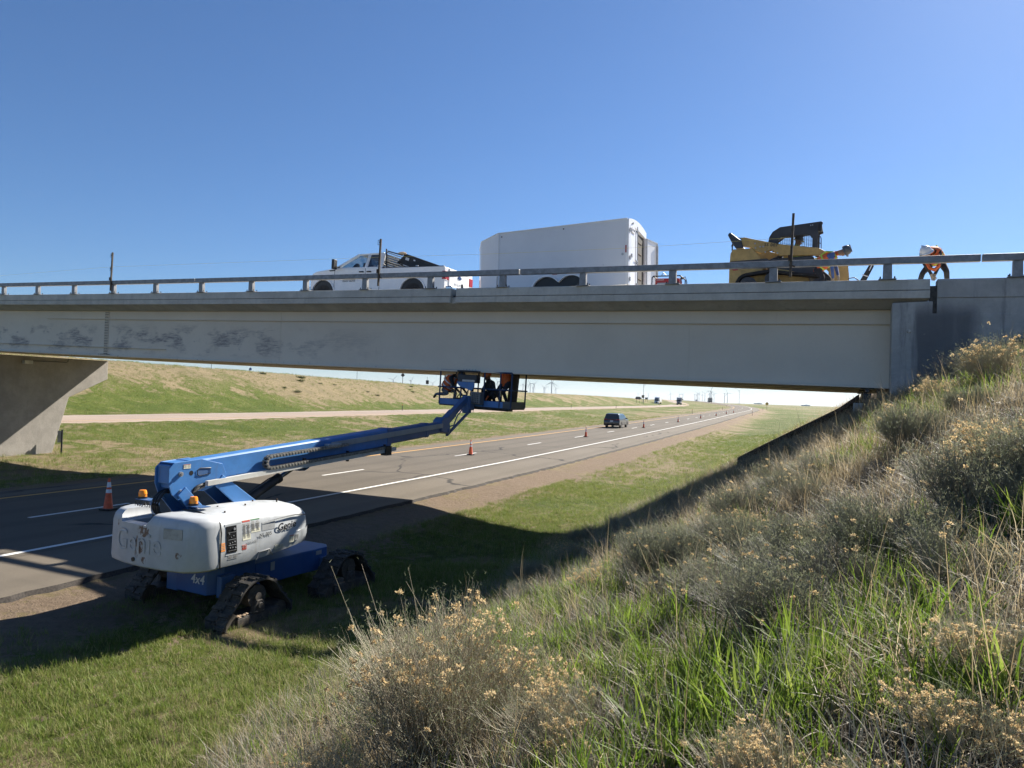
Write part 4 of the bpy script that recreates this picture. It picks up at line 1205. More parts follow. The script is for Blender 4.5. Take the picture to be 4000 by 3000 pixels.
def cw_mat():
    t = NT('counterweight_grey'); P = t.coord(); b = t.noise(P, 2.0, 6, .62, .3, .7); st = t.noise(t.coord('Object', (1, 1, .12)), 5, 7, .7, .52, .74)
    col = t.mix(b, (.38, .40, .415), (.47, .49, .505)); col = t.mix(t.math('MULTIPLY', st, .35), col, (.27, .25, .22))
    sp = t.n('SeparateXYZ'); t.l(P, sp.inputs[0])
    def patch(x, z, rx, rz, lo, hi, sc_=9):
        dx = t.math('POWER', t.math('DIVIDE', t.math('SUBTRACT', sp.outputs[0], x), rx), 2); dz = t.math('POWER', t.math('DIVIDE', t.math('SUBTRACT', sp.outputs[2], z), rz), 2)
        m_ = t.ramp(t.math('ADD', dx, dz), 1.2, .1)
        nz = t.n('TexNoise'); nz.inputs['Scale'].default_value = sc_; nz.inputs['Detail'].default_value = 8; nz.inputs['Roughness'].default_value = .75
        m2 = t.n('Mapping'); m2.inputs['Scale'].default_value = (1.6, 1, .75); t.l(P, m2.inputs[0]); t.l(m2.outputs[0], nz.inputs['Vector'])
        return t.ramp(t.math('ADD', nz.outputs['Fac'], t.math('MULTIPLY', t.math('SUBTRACT', m_, 1), .5)), lo, hi)
    for a in ((.16, 1.60, .26, .16, .44, .50), (.10, 1.40, .24, .24, .47, .53), (.02, 1.19, .08, .12, .44, .50), (.22, 1.13, .11, .10, .45, .50), (.93, 1.28, .10, .10, .46, .52), (-.55, 1.66, .12, .1, .48, .54)):
        col = t.mix(t.math('MULTIPLY', patch(*a), .9), col, (.105, .042, .018))
    t.base(col); t.rough(.45); return t.mat
CWM = cw_mat()
DECAL = plain('decal_cream', (.66, .64, .50), .5); DECALG = plain('decal_grey', (.36, .37, .37), .5); ORANGE_D = plain('decal_orange', (.8, .28, .05), .5); RED_D = plain('decal_red_band', (.45, .06, .04), .5)

def hx(z): return float(np.interp(z, [1.0, 1.16, 1.30, 1.42, 1.65, 1.75], [1.245, 1.268, 1.272, 1.256, 1.238, 1.212]))
_cx = [-1.03, -.96, -.80, -.38, .12, .62, 1.05, 1.21, 1.28]; _cy = [-1.85, -2.04, -2.18, -2.27, -2.30, -2.27, -2.18, -2.04, -1.85]
def wrap(o, side):
    # lay a flat decal or lettering on the curved cover
    M = o.matrix_local.copy(); I = M.inverted()
    for v in o.data.vertices:
        q = M @ v.co
        if side == 'hood': q.x += hx(q.z) - 1.272 + .001
        else: q.y += float(np.interp(q.x, _cx, _cy)) + 2.29 - .001
        v.co = I @ q
    return o
def boolean(o, cutter):
    md = o.modifiers.new('cut', 'BOOLEAN'); md.object = cutter; md.operation = 'DIFFERENCE'; md.solver = 'EXACT'
    dg = bpy.context.evaluated_depsgraph_get(); me = bpy.data.meshes.new_from_object(o.evaluated_get(dg)); o.modifiers.clear(); o.data = me
    bpy.data.objects.remove(cutter)

# ---- chassis and tracks
CX = .13
mb = MB()
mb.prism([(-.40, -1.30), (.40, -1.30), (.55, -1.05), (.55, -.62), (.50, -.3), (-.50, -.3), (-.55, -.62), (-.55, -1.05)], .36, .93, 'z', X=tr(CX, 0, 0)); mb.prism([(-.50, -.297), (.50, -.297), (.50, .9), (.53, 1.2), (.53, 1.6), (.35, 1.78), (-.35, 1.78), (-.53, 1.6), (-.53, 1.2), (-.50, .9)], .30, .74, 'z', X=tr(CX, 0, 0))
ch = mb.build('chassis', paintm('chassis_blue_shaded', (.030, .095, .26), amt=.5), LIFT, bevel=.02)  # lift blue painted darker to carry the shade on the chassis, plus dirt
mb = MB(); mb.box((CX - .52, -1.22, .50), (.30, .12, .34)); mb.box((CX + .60, -1.05, .52), (.12, .3, .38)); mb.build('axle_bracket', BLUED, ch, bevel=.015)
for y in (-.87, 1.5):
    mb = MB(); mb.box((CX, y, .45), (2.0, .26, .22)); mb.cyl((CX - 1.05, y, .40), (CX + 1.05, y, .40), .10, n=12); mb.build('axle', BLUED, LIFT, bevel=.015)
text_ob('chassis_lettering', '4x4', .23, plain('lettering_silver', (.62, .64, .66), .4), ch, frame((CX + .18, -1.306, .62), (1, 0, 0), (0, 0, 1)), .002, shear=.15, bold=.003)
text_ob('chassis_number', 'N05483', .10, MT['black'], ch, frame((CX + .16, -1.306, .82), (1, 0, 0), (0, 0, 1)), .001, bold=.001)
mb = MB()
for y, z, w, h in ((-.55, .84, .16, .07), (.12, .62, .10, .16), (1.35, .66, .16, .08)): mb.box((CX + .508 if y < 1 else CX +   .535, y, z), (.006, w, h))
mb.build('chassis_decal', plain('decal_faded', (.30, .31, .29), .5), ch)

def make_track():
    r = empty('crawler_track', (0, 0, 0), parent=LIFT)
    # rounded triangle in (y,z)
    def outline(off):
        R0, R1 = .20 + off, .45 + off
        cs = [(-.56, .20, R0), (.56, .20, R0), (.05, .41, R1), (-.05, .41, R1)]
        pts = []
        def a_(c, r_, a0, a1, n): pts.extend([(c[0] + r_ * math.cos(math.radians(a0 + (a1 - a0) * i / n)), c[1] + r_ * math.sin(math.radians(a0 + (a1 - a0) * i / n))) for i in range(n + 1)])
        a_(cs[0], R0, 270, 157, 10); a_(cs[3], R1, 157, 90, 10); a_(cs[2], R1, 90, 23, 10); a_(cs[1], R0, 23, -90, 10)
        return pts
    out, inn = outline(0), outline(-.035)
    n = len(out)
    mb = MB(); w = .24
    vs = [(-w, *p) for p in out] + [(w, *p) for p in out] + [(-w, *p) for p in inn] + [(w, *p) for p in inn]
    fs = []
    for i in range(n):
        j = (i + 1) % n
        fs += [(i, j, n + j, n + i), (2 * n + j, 2 * n + i, 3 * n + i, 3 * n + j), (j, i, 2 * n + i, 2 * n + j), (n + i, n + j, 3 * n + j, 3 * n + i)]
    mb.add(vs, fs)
    # lugs
    per = [0]
    for i in range(n): a, b = out[i], out[(i + 1) % n]; per.append(per[-1] + math.hypot(b[0] - a[0], b[1] - a[1]))
    L = per[-1]; N = 38
    for k in range(N):
        d = L * k / N
        i = max(q for q in range(n) if per[q] <= d + 1e-9); u = (d - per[i]) / max(per[i + 1] - per[i], 1e-6)
        a, b = out[i], out[(i + 1) % n]; p = (a[0] + (b[0] - a[0]) * u, a[1] + (b[1] - a[1]) * u); tx, tz = b[0] - a[0], b[1] - a[1]; l = math.hypot(tx, tz); tx /= l; tz /= l
        X = frame((0, p[0], p[1]), (1, 0, 0), (0, tx, tz))
        s = 1 if k % 2 else -1
        mb.box((s * .12, 0, .014), (.23, .062, .038), X=X); mb.box((-s * .13, .05, .010), (.14, .03, .028), X=X); mb.box((s * .0, .03, .014), (.06, .08, .026), X=X)
    mb.build('track_belt', mat('dusty_track_rubber', (.055, .051, .046), .9, var=.35, scale=7, dirt=(.17, .135, .095), dirt_amt=.6), r, bevel=.004, seg=1)
    DF = mat('undercarriage', (.085, .076, .066), .7, .2, var=.3, scale=8, dirt=(.20, .155, .105), dirt_amt=.75)
    mb = MB(); mb.box((.17, 0, .19), (.06, .92, .15)); mb.box((-.17, 0, .19), (.06, .92, .15)); mb.box((0, 0, .275), (.40, .9, .02)); mb.build('track_frame', DF, r, bevel=.01)
    mb = MB()
    for y in (-.53, .53): mb.cyl((-.15, y, .20), (.15, y, .20), .158, n=20)
    mb.build('idler_wheel', DF, r)
    mb = MB()
    for y in (-.27, 0, .27): mb.cyl((-.15, y, .11), (.15, y, .11), .07, n=12)
    mb.build('roller', DF, r)
    mb = MB(); mb.cyl((-.2, 0, .55), (.14, 0, .55), .20, n=24); mb.cyl((.13, 0, .55), (.18, 0, .55), .07, n=16); mb.build('drive_sprocket', DF, r)
    mb = MB(); mb.prism([(-.13, .28), (.13, .28), (.11, .42), (.06, .50), (-.06, .50), (-.11, .42)], .12, .22, 'x'); mb.cyl((.22, 0, .40), (.245, 0, .40), .06, n=14); mb.build('hub', DF, r, bevel=.02)
    mb = MB()
    for k in range(26):
        a = rngj.uniform(-.42, .1); q = rngj.uniform(.015, .045)
        mb.lathe([(.001, -q * .5), (q, 0), (.001, q * .6)], 6, X=tr(.17 + rngj.uniform(-.05, .03), a, .285 + rngj.uniform(0, .03)))
    mb.build('mud', mat('dry_mud', (.26, .19, .125), .95, var=.3, scale=30), r)
    return r
TK = make_track()
for i, (x, y, dz, flip) in enumerate(((CX + 1.07, -.90, -.15, 0), (CX + 1.07, 1.5, -.15, 0), (CX - 1.09, -.87, .02, 1), (CX - 1.09, 1.5, .02, 1))):
    o = TK if i == 0 else copy_tree(TK, LIFT)
    o.location = (x, y, dz); o.rotation_euler = (0, 0, math.pi if flip else 0)

# ---- turret: counterweight, hoods, frame
mb = MB()
po = [(1.27, -1.68), (1.28, -1.85), (1.21, -2.04), (1.05, -2.18), (.62, -2.27), (.12, -2.30), (-.38, -2.27), (-.80, -2.18), (-.96, -2.04), (-1.03, -1.85), (-1.02, -1.68)]
def inset(k): 
    return [(.12 + (x - .12) * (1 - k / 1.15), -1.68 + (y + 1.68) * (1 - k / .62)) for x, y in po]
rings = [[(x, y, z) for x, y in inset(k)] for z, k in ((1.0, .05), (1.03, .012), (1.10, .0), (1.70, .01), (1.80, .035), (1.86, .09), (1.885, .16))]
mb.loft(rings, 0, smooth=True)
CWT = mb.build('counterweight', CWM, LIFT)
cut = MB(); cut.prism([(-.50, 1.80), (-.44, 1.70), (.22, 1.70), (.30, 1.80), (.36, 2.2), (-.56, 2.2)], -3, -1.2, 'y'); cut = cut.build('cut', CWM, LIFT)
cut2 = MB(); cut2.box((-.11, -1.85, 1.45), (.60, .5, .9)); cut2 = cut2.build('cut', CWM, LIFT)
boolean(CWT, cut); boolean(CWT, cut2)
CWT.data.set_sharp_from_angle(angle=math.radians(38))
for p in CWT.data.polygons: p.use_smooth = True
mb = MB(); mb.cyl((-.04, -2.31, 1.12), (-.04, -2.20, 1.12), .036, n=16); mb.build('socket_hole', MT['black'], CWT)
EMB = paintm('embossed_grey', (.40, .42, .435), (.20, .15, .11), .5)
tx = text_ob('embossed_lettering', 'Genie', .50, EMB, CWT, frame((.02, -2.294, 1.40), (1, 0, 0), (0, 0, 1)), .002, bold=.002)
wrap(text_ob('stencil_number', 'N65491', .125, MT['black'], CWT, frame((-.06, -2.295, 1.655), (1, 0, 0), (0, 0, 1)), .001, bold=.001), 'tail'); wrap(tx, 'tail')
mb = MB(); mb.box((0, 0, 0), (.36, .006, .17), X=tr(.83, -2.229, 1.62) @ rot('Z', 12)); mb.build('faded_patch', mat('old_sticker_mark', (.34, .34, .32), .6, var=.2, scale=8), CWT)

def hood(sx, name_mat=GREY, dz=0.0):
    st = [(-1.655, 1.815, 1.0, 0), (-1.30, 1.835, 1.0, 0), (-.95, 1.84, 1.0, 0), (-.62, 1.835, 1.02, 0), (-.25, 1.82, 1.05, 0), (.0, 1.80, 1.08, 0), (.22, 1.775, 1.11, .0), (.32, 1.75, 1.13, .008), (.365, 1.72, 1.16, .03), (.385, 1.66, 1.21, .075)]
    rings = []
    for y, zt, zb, k in [(a, b - dz, c, d) for a, b, c, d in st]:
        r = [(.26 + k, zb + .05), (.26 + k, zt + .06), (.60, zt + .085 - k), (.92, zt + .06 - k), (1.12 - k, zt - .0), (1.205 - k, zt - .06), (1.236 - k, zt - .17), (1.255 - k, zt - .40), (1.272 - k, zb + .28), (1.268 - k, zb + .14), (1.235 - k, zb + .02), (1.19 - k, zb)]
        rings.append([((x - CX) * sx + CX if sx < 0 else x, y, z) for x, z in r])
    mb = MB(); mb.loft(rings, 0); o = mb.build('hood', name_mat, LIFT, smooth=42)
    return o
HR = hood(1); HL = hood(-1, dz=.34)
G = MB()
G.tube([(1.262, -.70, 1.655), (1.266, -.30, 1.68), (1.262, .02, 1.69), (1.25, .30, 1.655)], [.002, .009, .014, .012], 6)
G.build('hood_crease', plain('crease_shade', (.12, .125, .13), .6), HR)  # dark tube puts the shade of the crease into colour
mb = MB(); mb.tube([(1.272, -1.66, 1.01), (1.28, -1.66, 1.60), (1.24, -1.66, 1.76), (1.10, -1.66, 1.835), (.7, -1.66, 1.90), (.3, -1.66, 1.90)], .013, 6); mb.build('panel_gap', plain('rubber_gap', (.03, .03, .032), .7), HR)
mb = MB(); mb.tube([(1.262, -.88, 1.02), (1.274, -.84, 1.14), (1.277, -.60, 1.16), (1.262, -.50, 1.03)], .011, 6); mb.build('latch_recess', plain('recess_grey', (.2, .205, .21), .6), HR)
mb = MB()
for x, y in ((.62, -1.2), (.8, -.75), (.55, -.35), (.98, -1.35), (.75, .05)): mb.cyl((x, y, 1.86), (x, y, 1.935 if x < .9 else 1.90), .014, n=8)
mb.build('hood_bolts', MT['rust'], HR)
fx = 1.272
mb = MB(); mb.box((fx, -1.385, 1.46), (.012, .34, .52)); fr = mb.build('control_bezel', paintm('bezel_grey', (.40, .42, .43)), HR, bevel=.004)
mb = MB(); mb.box((fx + .007, -1.425, 1.465), (.006, .21, .44)); cp = mb.build('control_panel', plain('panel_black', (.010, .010, .011), .35), fr)
mb = MB()
for y, z, r in ((-1.37, 1.63, .022), (-1.48, 1.56, .010), (-1.44, 1.50, .008), (-1.39, 1.52, .008), (-1.47, 1.40, .010), (-1.42, 1.41, .010), (-1.37, 1.42, .012), (-1.47, 1.33, .01), (-1.42, 1.33, .01), (-1.36, 1.32, .012)): mb.cyl((fx + .01, y, z), (fx + .022, y, z), r, n=10)
for z in (1.58, 1.46, 1.37, 1.28): mb.box((fx + .012, -1.42, z), (.003, .16, .006))
mb.build('switches', MT['galv'], cp)
for o_ in (fr, cp, *cp.children): wrap(o_, 'hood')
def decal(parent, y0, y1, z0, z1, m=DECAL, lines=0, head=None, x=fx + .001, name='decal'):
    mb = MB(); mb.box((x, (y0 + y1) / 2, (z0 + z1) / 2), (.004, y1 - y0, z1 - z0))
    for i in range(lines):
        z = z1 - (z1 - z0) * (.18 + .76 * i / max(1, lines))
        for k in range(2):
            w = (y1 - y0) * .5; mb.box((x + .0025, y0 + w * k + w * .5 - rngj.uniform(0, .1) * w, z), (.001, w * rngj.uniform(.5, .85), (z1 - z0) / lines * .35), 1)
    if head: mb.box((x + .0025, (y0 + y1) / 2, z1 - (z1 - z0) * .05), (.001, (y1 - y0) * .94, (z1 - z0) * .08), 2)
    o = mb.build(name, [m, plain('print_grey', (.25, .24, .21), .6), head or m], parent)
    return wrap(o, 'hood') if parent is HR else o
decal(HR, -1.19, -1.015, 1.40, 1.735, lines=14, head=RED_D); decal(HR, -1.005, -.80, 1.505, 1.735, lines=10, head=plain('decal_green', (.06, .2, .1), .5))
decal(HR, -.76, -.46, 1.50, 1.645, DECALG); decal(HR, -1.645, -1.565, 1.29, 1.425, ORANGE_D, lines=4); decal(HR, -1.21, -1.115, 1.245, 1.325, RED_D, lines=2)
decal(HR, -.46, -.39, 1.12, 1.20, lines=3); decal(HR, -.38, -.26, 1.13, 1.20, lines=3); decal(HR, -.12, .0, 1.19, 1.32, lines=5, head=RED_D); decal(HR, .02, .12, 1.21, 1.32, DECALG, lines=4); decal(HR, -1.50, -1.30, 1.13, 1.19, DECALG, lines=2)
wrap(text_ob('hood_lettering', 'Genie', .185, MT['white'], HR, frame((fx + .002, -.165, 1.50), (0, 1, .06), (0, 0, 1)), .0005, bold=.010, shear=.1), 'hood')
wrap(text_ob('hood_lettering', 'Genie', .185, MT['black'], HR, frame((fx + .004, -.165, 1.503), (0, 1, .06), (0, 0, 1)), .0005, bold=.003, shear=.1), 'hood')
wrap(text_ob('fleet_number', 'NL 005', .085, MT['black'], HR, frame((fx + .002, -.67, 1.42), (0, 1, .03), (0, 0, 1)), .0005, bold=.001, spacing=1.1), 'hood')
wrap(text_ob('worn_stencil', 'N65491', .07, plain('worn_grey', (.22, .23, .24), .6), HR, frame((fx + .002, -.96, 1.335), (0, 1, .03), (0, 0, 1)), .0005), 'hood')
mb = MB(); mb.box((CX, -.55, 1.10), (.70, 2.3, .22)); mb.cyl((CX, .35, .90), (CX, .35, 1.05), .55, n=28); mb.box((CX - .28, -.9, 1.45), (.06, 1.5, .5)); mb.box((CX + .16, -.9, 1.45), (.06, 1.5, .5))
mb.build('turret_frame', mat('turret_dark_blue', (.02, .045, .11), .6, var=.3), LIFT)

# ---- boom
BX = .05; sl = .0736
def bt(y): return 2.69 + sl * (y + 1.75)
mb = MB(); X = Matrix.Identity(4)
def tube_sec(mb, y0, y1, drop0, h, w, mi=0):
    rings = []
    for y in (y0, y1):
        zt = bt(y) - drop0
        rings.append([(BX - w / 2 + .03, y, zt), (BX + w / 2 - .03, y, zt), (BX + w / 2, y, zt - .03), (BX + w / 2, y, zt - h + .03), (BX + w / 2 - .03, y, zt - h), (BX - w / 2 + .03, y, zt - h), (BX - w / 2, y, zt - h + .03), (BX - w / 2, y, zt - .03)])
    mb.loft(rings, mi, smooth=False)
tube_sec(mb, -1.80, 4.25, .0, .43, .32)
BOOM = mb.build('boom', BLUE, LIFT, bevel=.006)
mb = MB(); tube_sec(mb, 4.05, 5.95, .035, .36, .26); mb2 = MB(); tube_sec(mb2, 5.75, 6.80, .065, .30, .21)
s2 = mb.build('boom_section', BLUED, LIFT); s3 = mb2.build('boom_section', BLUED, LIFT)
mb = MB(); tube_sec(mb, 4.12, 4.27, -.012, .455, .345); tube_sec(mb, 5.85, 5.97, .025, .38, .28); mb.build('boom_collar', BLUED, BOOM)
# rear side plates
pl = [(-1.90, 2.60), (-1.80, 2.70), (-1.25, 2.735), (-.80, 2.62), (-.70, 2.42), (-.78, 2.27), (-1.20, 2.16), (-1.40, 2.19), (-1.52, 2.06), (-1.70, 2.05), (-1.83, 2.16), (-1.90, 2.34)]
for x0, x1, nm in ((BX + .16, BX + .185, 'R'), (BX - .185, BX - .16, 'L')):
    mb = MB(); mb.prism(pl, x0, x1, 'x'); o = mb.build('boom_side_plate', BLUE, BOOM, bevel=.006)
    if nm == 'R':
        pn = MB()
        for y, z, r in ((-1.68, 2.50, .042), (-1.66, 2.17, .06), (-.89, 2.30, .05)): pn.cyl((x1, y, z), (x1 + .035, y, z), r, n=16); pn.cyl((x1 + .03, y, z), (x1 + .06, y, z), r * .55, n=10)
        pn.build('pivot_pin', MT['galv'], o)
        hl = MB(); hl.cyl((x1 - .01, -1.46, 2.50), (x1 + .002, -1.46, 2.50), .042, n=18)
        hl.prism([(-1.34, 2.46), (-1.30, 2.44), (-1.07, 2.46), (-1.06, 2.565), (-1.29, 2.575), (-1.34, 2.54)], x1 - .01, x1 + .002, 'x', 1); hl.build('plate_opening', [MT['black'], BLUED], o)
        hl = MB(); hl.tube([(x1 + .01, y, z) for y, z in ((-1.34, 2.46), (-1.30, 2.44), (-1.07, 2.46), (-1.06, 2.565), (-1.29, 2.575), (-1.34, 2.54), (-1.34, 2.46))], .007, 5); hl.build('opening_trim', MT['black'], o)
        decal(o, -1.62, -1.48, 2.585, 2.66, lines=3, head=RED_D, x=x1 + .004)
mb = MB(); mb.box((BX, -1.845, 2.50), (.32, .03, .32)); mb.build('rear_cover', BLUE, BOOM, bevel=.02)
mb = MB(); tube_sec(mb, -1.80, -1.50, -.004, .02, .33); mb.build('top_plate', BLUE, BOOM)
# uprights from turret to boom
def link(name, a, b, w, th, m, x=(BX - .26, BX + .26)):
    mb = MB(); A, B = Vector((0, *a)), Vector((0, *b)); d = (B - A).normalized(); n = Vector((0, -d.z, d.y))
    for xx in x:
        q = [A + n * w * .5 - d * .06, A - n * w * .5 - d * .06, B - n * w * .7, B + n * w * .7]
        mb.prism([(v.y, v.z) for v in q], xx - th / 2, xx + th / 2, 'x')
    q = [A + n * w * .45 + d * .1, A + n * w * .45 + d * .13 - n * .03, B + n * w * .55 - n * .03, B + n * w * .6]
    mb.prism([(v.y, v.z) for v in q], x[0], x[1], 'x')
    return mb.build(name, m, LIFT, bevel=.012)
link('boom_upright', (-1.66, 2.17), (-1.05, 1.50), .20, .04, BLUE); link('boom_upright', (-.89, 2.30), (-.05, 1.66), .24, .04, BLUE)
mb = MB()
for k, r in enumerate((.20, .23, .26)):
    mb.tube([(BX - .14 + k * .1, -1.74 + r * math.cos(a), 1.98 + r * math.sin(a)) for a in [math.radians(q) for q in range(60, 260, 20)]], .028, 6)
mb.tube([(BX + .2, -1.2, 2.26), (BX + .24, -1.38, 2.22), (BX + .22, -1.45, 2.18)], .035, 6); mb.tube([(BX + .2, -1.15, 2.30), (BX + .26, -1.38, 2.27), (BX + .24, -1.44, 2.22)], .022, 6)
mb.build('hose_bundle', MT['black'], LIFT)
# lift cylinder
a, b = Vector((BX, -.55, 1.62)), Vector((BX, 1.30, 2.44)); d = (b - a).normalized()
mb = MB(); mb.cyl(a, a + d * 1.42, .088, n=18); mb.cyl(a + d * 1.38, a + d * 1.46, .10, n=18); mb.tube([a + d * .5 + Vector((0, -.06, .09)), a + d * 1.2 + Vector((0, -.06, .10)), a + d * 1.38 + Vector((0, -.02, .08))], .013, 5); LC = mb.build('lift_cylinder', MT['steel_dark'], LIFT)
mb = MB(); mb.cyl(a + d * 1.44, b, .048, n=14); mb.build('cylinder_rod', MT['chrome'], LC)
mb = MB(); mb.prism([(1.12, 2.52), (1.62, 2.54), (1.50, 2.36), (1.38, 2.31), (1.22, 2.32)], BX - .12, BX + .12, 'x'); mb.cyl((BX - .14, 1.36, 2.40), (BX + .14, 1.36, 2.40), .045, n=12); mb.build('boom_lug', BLUED, BOOM)
# conduit rail and cable carrier along the right side
rz = lambda y: 2.345 + .0605 * (y + 1.18)
mb = MB(); rings = [[(BX + .23, y, rz(y)), (BX + .31, y, rz(y)), (BX + .31, y, rz(y) - .085), (BX + .23, y, rz(y) - .085)] for y in (-1.20, 4.3)]
mb.loft(rings, smooth=False); mb.build('conduit_rail', paintm('rail_offwhite', (.56, .55, .50), amt=.45), LIFT)
mb = MB()
cp_ = []
zc_ = lambda y: rz(y) + .125
for i in range(44): cp_.append((3.85 - i * .083, zc_(3.85 - i * .083) - .095))
for q in range(1, 6): 
    an = math.radians(-90 - q * 30); y = 3.85 - 43 * .083; cp_.append((y + .12 * math.cos(an) - .02, zc_(y) + .02 + .115 * math.sin(an)))
for i in range(28): y = 3.85 - 43 * .083 + i * .083; cp_.append((y, zc_(y) + .135))
for i in range(len(cp_) - 1):
    p, q = cp_[i], cp_[i + 1]; dy, dz_ = q[0] - p[0], q[1] - p[1]
    X = frame((BX + .27, (p[0] + q[0]) / 2, (p[1] + q[1]) / 2), (1, 0, 0), (0, dy, dz_)); l = math.hypot(dy, dz_)
    for xx in (-.055, .055): mb.box((xx, 0, 0), (.012, l * .82, .062), X=X); mb.box((xx * 1.15, 0, 0), (.01, l * .4, .03), X=X)
    mb.box((0, 0, .028), (.11, l * .3, .01), X=X); mb.box((0, 0, -.02), (.08, l, .03), 1, X=X)
mb.build('cable_carrier', [mat('carrier_steel', (.30, .29, .26), .5, .5, var=.3, scale=14), MT['black']], LIFT)
mb = MB(); mb.box((BX + .27, 2.05, zc_(2.05) + .16), (.13, .42, .07)); mb.build('carrier_clamp', MT['galv'], LIFT, bevel=.01)
mb = MB()
for y in (1.25, 2.6, 3.95): mb.box((BX + .22, y, rz(y) - .02), (.05, .05, .24))
mb.box((BX + .27, 3.95, rz(3.95) - .05), (.16, .22, .22)); mb.build('rail_bracket', MT['steel_dark'], LIFT)
mb = MB(); rings = [[(BX + .165, y, bt(y) - .09), (BX + .20, y, bt(y) - .09), (BX + .20, y, bt(y) - .21), (BX + .165, y, bt(y) - .21)] for y in (2.1, 6.55)]; mb.loft(rings, smooth=False); mb.build('side_conduit', paintm('conduit_grey', (.30, .31, .31)), BOOM)
# beacons
for x, y, z in ((-.92, -1.55, 1.985), (.40, -1.52, 1.985)):
    mb = MB(); mb.box((x + .12, y, z - .03), (.38, .2, .012)); mb.box((x + (.28 if x < 0 else -.06), y + .04, z - .16), (.20, .05, .25)); br = mb.build('beacon_bracket', BLUED, LIFT)
    mb = MB(); mb.lathe([(.001, 0), (.085, 0), (.085, .03), (.001, .03)], 18, X=tr(x, y, z - .02)); mb.build('beacon_base', MT['black'], br)
    mb = MB(); mb.lathe([(.001, .03), (.072, .03), (.070, .07), (.074, .075), (.066, .12), (.055, .145), (.001, .15)], 18, X=tr(x, y, z - .02)); mb.build('beacon_lens', MT['amber'], br)
# jib
def beam2(mb, a, b, w, h):
    A, B = Vector(a), Vector(b); X = frame(A, (1, 0, 0), B - A); L_ = (B - A).length; mb.box((0, L_ / 2, 0), (w, L_, h), X=X)
mb = MB(); mb.prism([(6.55, 2.98), (6.95, 2.90), (7.02, 3.05), (6.95, 3.36), (6.70, 3.38), (6.55, 3.28)], BX - .15, BX + .15, 'x'); mb.cyl((BX - .17, 6.92, 3.0), (BX + .17, 6.92, 3.0), .05, n=12); mb.build('jib_knuckle', BLUED, LIFT, bevel=.02)
mb = MB(); beam2(mb, (BX, 6.88, 3.22), (BX - .02, 8.02, 3.90), .17, .17); beam2(mb, (BX, 6.95, 3.26), (BX, 7.35, 3.50), .20, .21); mb.tube([(BX + .12, 6.9, 3.1), (BX + .2, 7.1, 3.15), (BX + .12, 7.4, 3.4), (BX + .12, 7.7, 3.62)], .022, 5); mb.build('jib', BLUED, LIFT, bevel=.02)
mb = MB(); beam2(mb, (BX + .06, 6.96, 2.86), (BX + .06, 8.12, 3.50), .07, .07); mb.build('jib_link', BLUED, LIFT, bevel=.015)
mb = MB(); mb.cyl((BX, 8.12, 3.48), (BX, 8.12, 4.0), .14, n=16); mb.box((BX, 8.15, 3.72), (.34, .26, .30)); mb.build('platform_rotator', BLUED, LIFT, bevel=.02)
# platform
PX, PY, PZ = .16, 8.80, 3.70
PF = empty('work_platform', (PX, PY, PZ), (0, math.radians(1.6), 0), parent=LIFT)
w, dpt = 1.24, .46
mb = MB(); mb.box((0, 0, -.02), (2 * w, 2 * dpt, .05)); mb.box((.25, 0, -.07), (1.5, .3, .08)); mb.build('platform_floor', mat('platform_dark', (.045, .05, .06), .7, .3, var=.3), PF)
mb = MB()
for y in (-dpt, dpt): mb.box((-.12, y, .08), (2 * w - .28, .02, .18))
mb.box((-w, 0, .08), (.02, 2 * dpt, .18)); mb.build('toe_board', BLUE, PF, bevel=.005)
mb = MB(); mb.box((w - .13, -dpt, .09), (.26, .02, .20)); mb.box((w, 0, .09), (.02, 2 * dpt, .2)); mb.build('mesh_toe_board', mat('grey_mesh', (.10, .105, .11), .6, .3), PF)
RAILM = mat('rail_dark_blue', (.022, .05, .12), .5, .1, var=.2)
for z, nm in ((1.03, 'top_rail'), (.52, 'mid_rail')):
    mb = MB(); e_ = .06 if z < 1 else 0
    for y in (-dpt, dpt): mb.tube([(-w - e_, y, z), (w + e_, y, z)], .026, 6)
    for x in (-w, w): mb.tube([(x, -dpt, z), (x, dpt, z)], .021, 6)
    mb.build(nm, RAILM, PF)
PR = None
for x, y in ((-w, -dpt), (-.48, -dpt), (.32, -dpt), (.86, -dpt), (w, -dpt), (-w, dpt), (-.42, dpt), (.42, dpt), (w, dpt)):
    if PR is None:
        mb = MB(); mb.tube([(0, 0, 0), (0, 0, 1.03)], .026, 6); PR = o = mb.build('rail_post', RAILM, PF)
    else: o = PR.copy(); COL.objects.link(o)
    o.location = (x, y, 0)
mb = MB(); mb.box((-.16, -dpt - .10, .80), (.66, .24, .24)); mb.box((-.16, -dpt - .1, 1.02), (.70, .3, .05)); cb = mb.build('control_box', mat('control_dark', (.03, .033, .04), .5), PF, bevel=.02)
mb = MB(); mb.prism([(-.50, .70), (.10, .70), (.10, .55), (.02, .44), (-.15, .50), (-.42, .58)], -dpt - .24, -dpt - .20, 'y'); mb.build('control_shield', BLUE, PF)
mb = MB()
for k in range(5): mb.cyl((-.36 + k * .1, -dpt - .1, 1.02), (-.36 + k * .1, -dpt - .1, 1.09), .016, n=8)
mb.box((-.1, -dpt - .23, .74), (.42, .01, .06)); mb.build('joystick', MT['galv'], PF)
mb = MB(); mb.box((.18, -dpt - .14, .24), (.34, .24, .36)); wl = mb.build('motor_housing', mat('motor_grey', (.16, .165, .17), .5, var=.2), PF, bevel=.03)
mb = MB()
for i in range(4):
    for k in range(5): mb.cyl((.09 + i * .06, -dpt - .265, .12 + k * .06), (.09 + i * .06, -dpt - .255, .12 + k * .06), .022, n=8)
mb.build('grille', MT['black'], PF)
mb = MB()
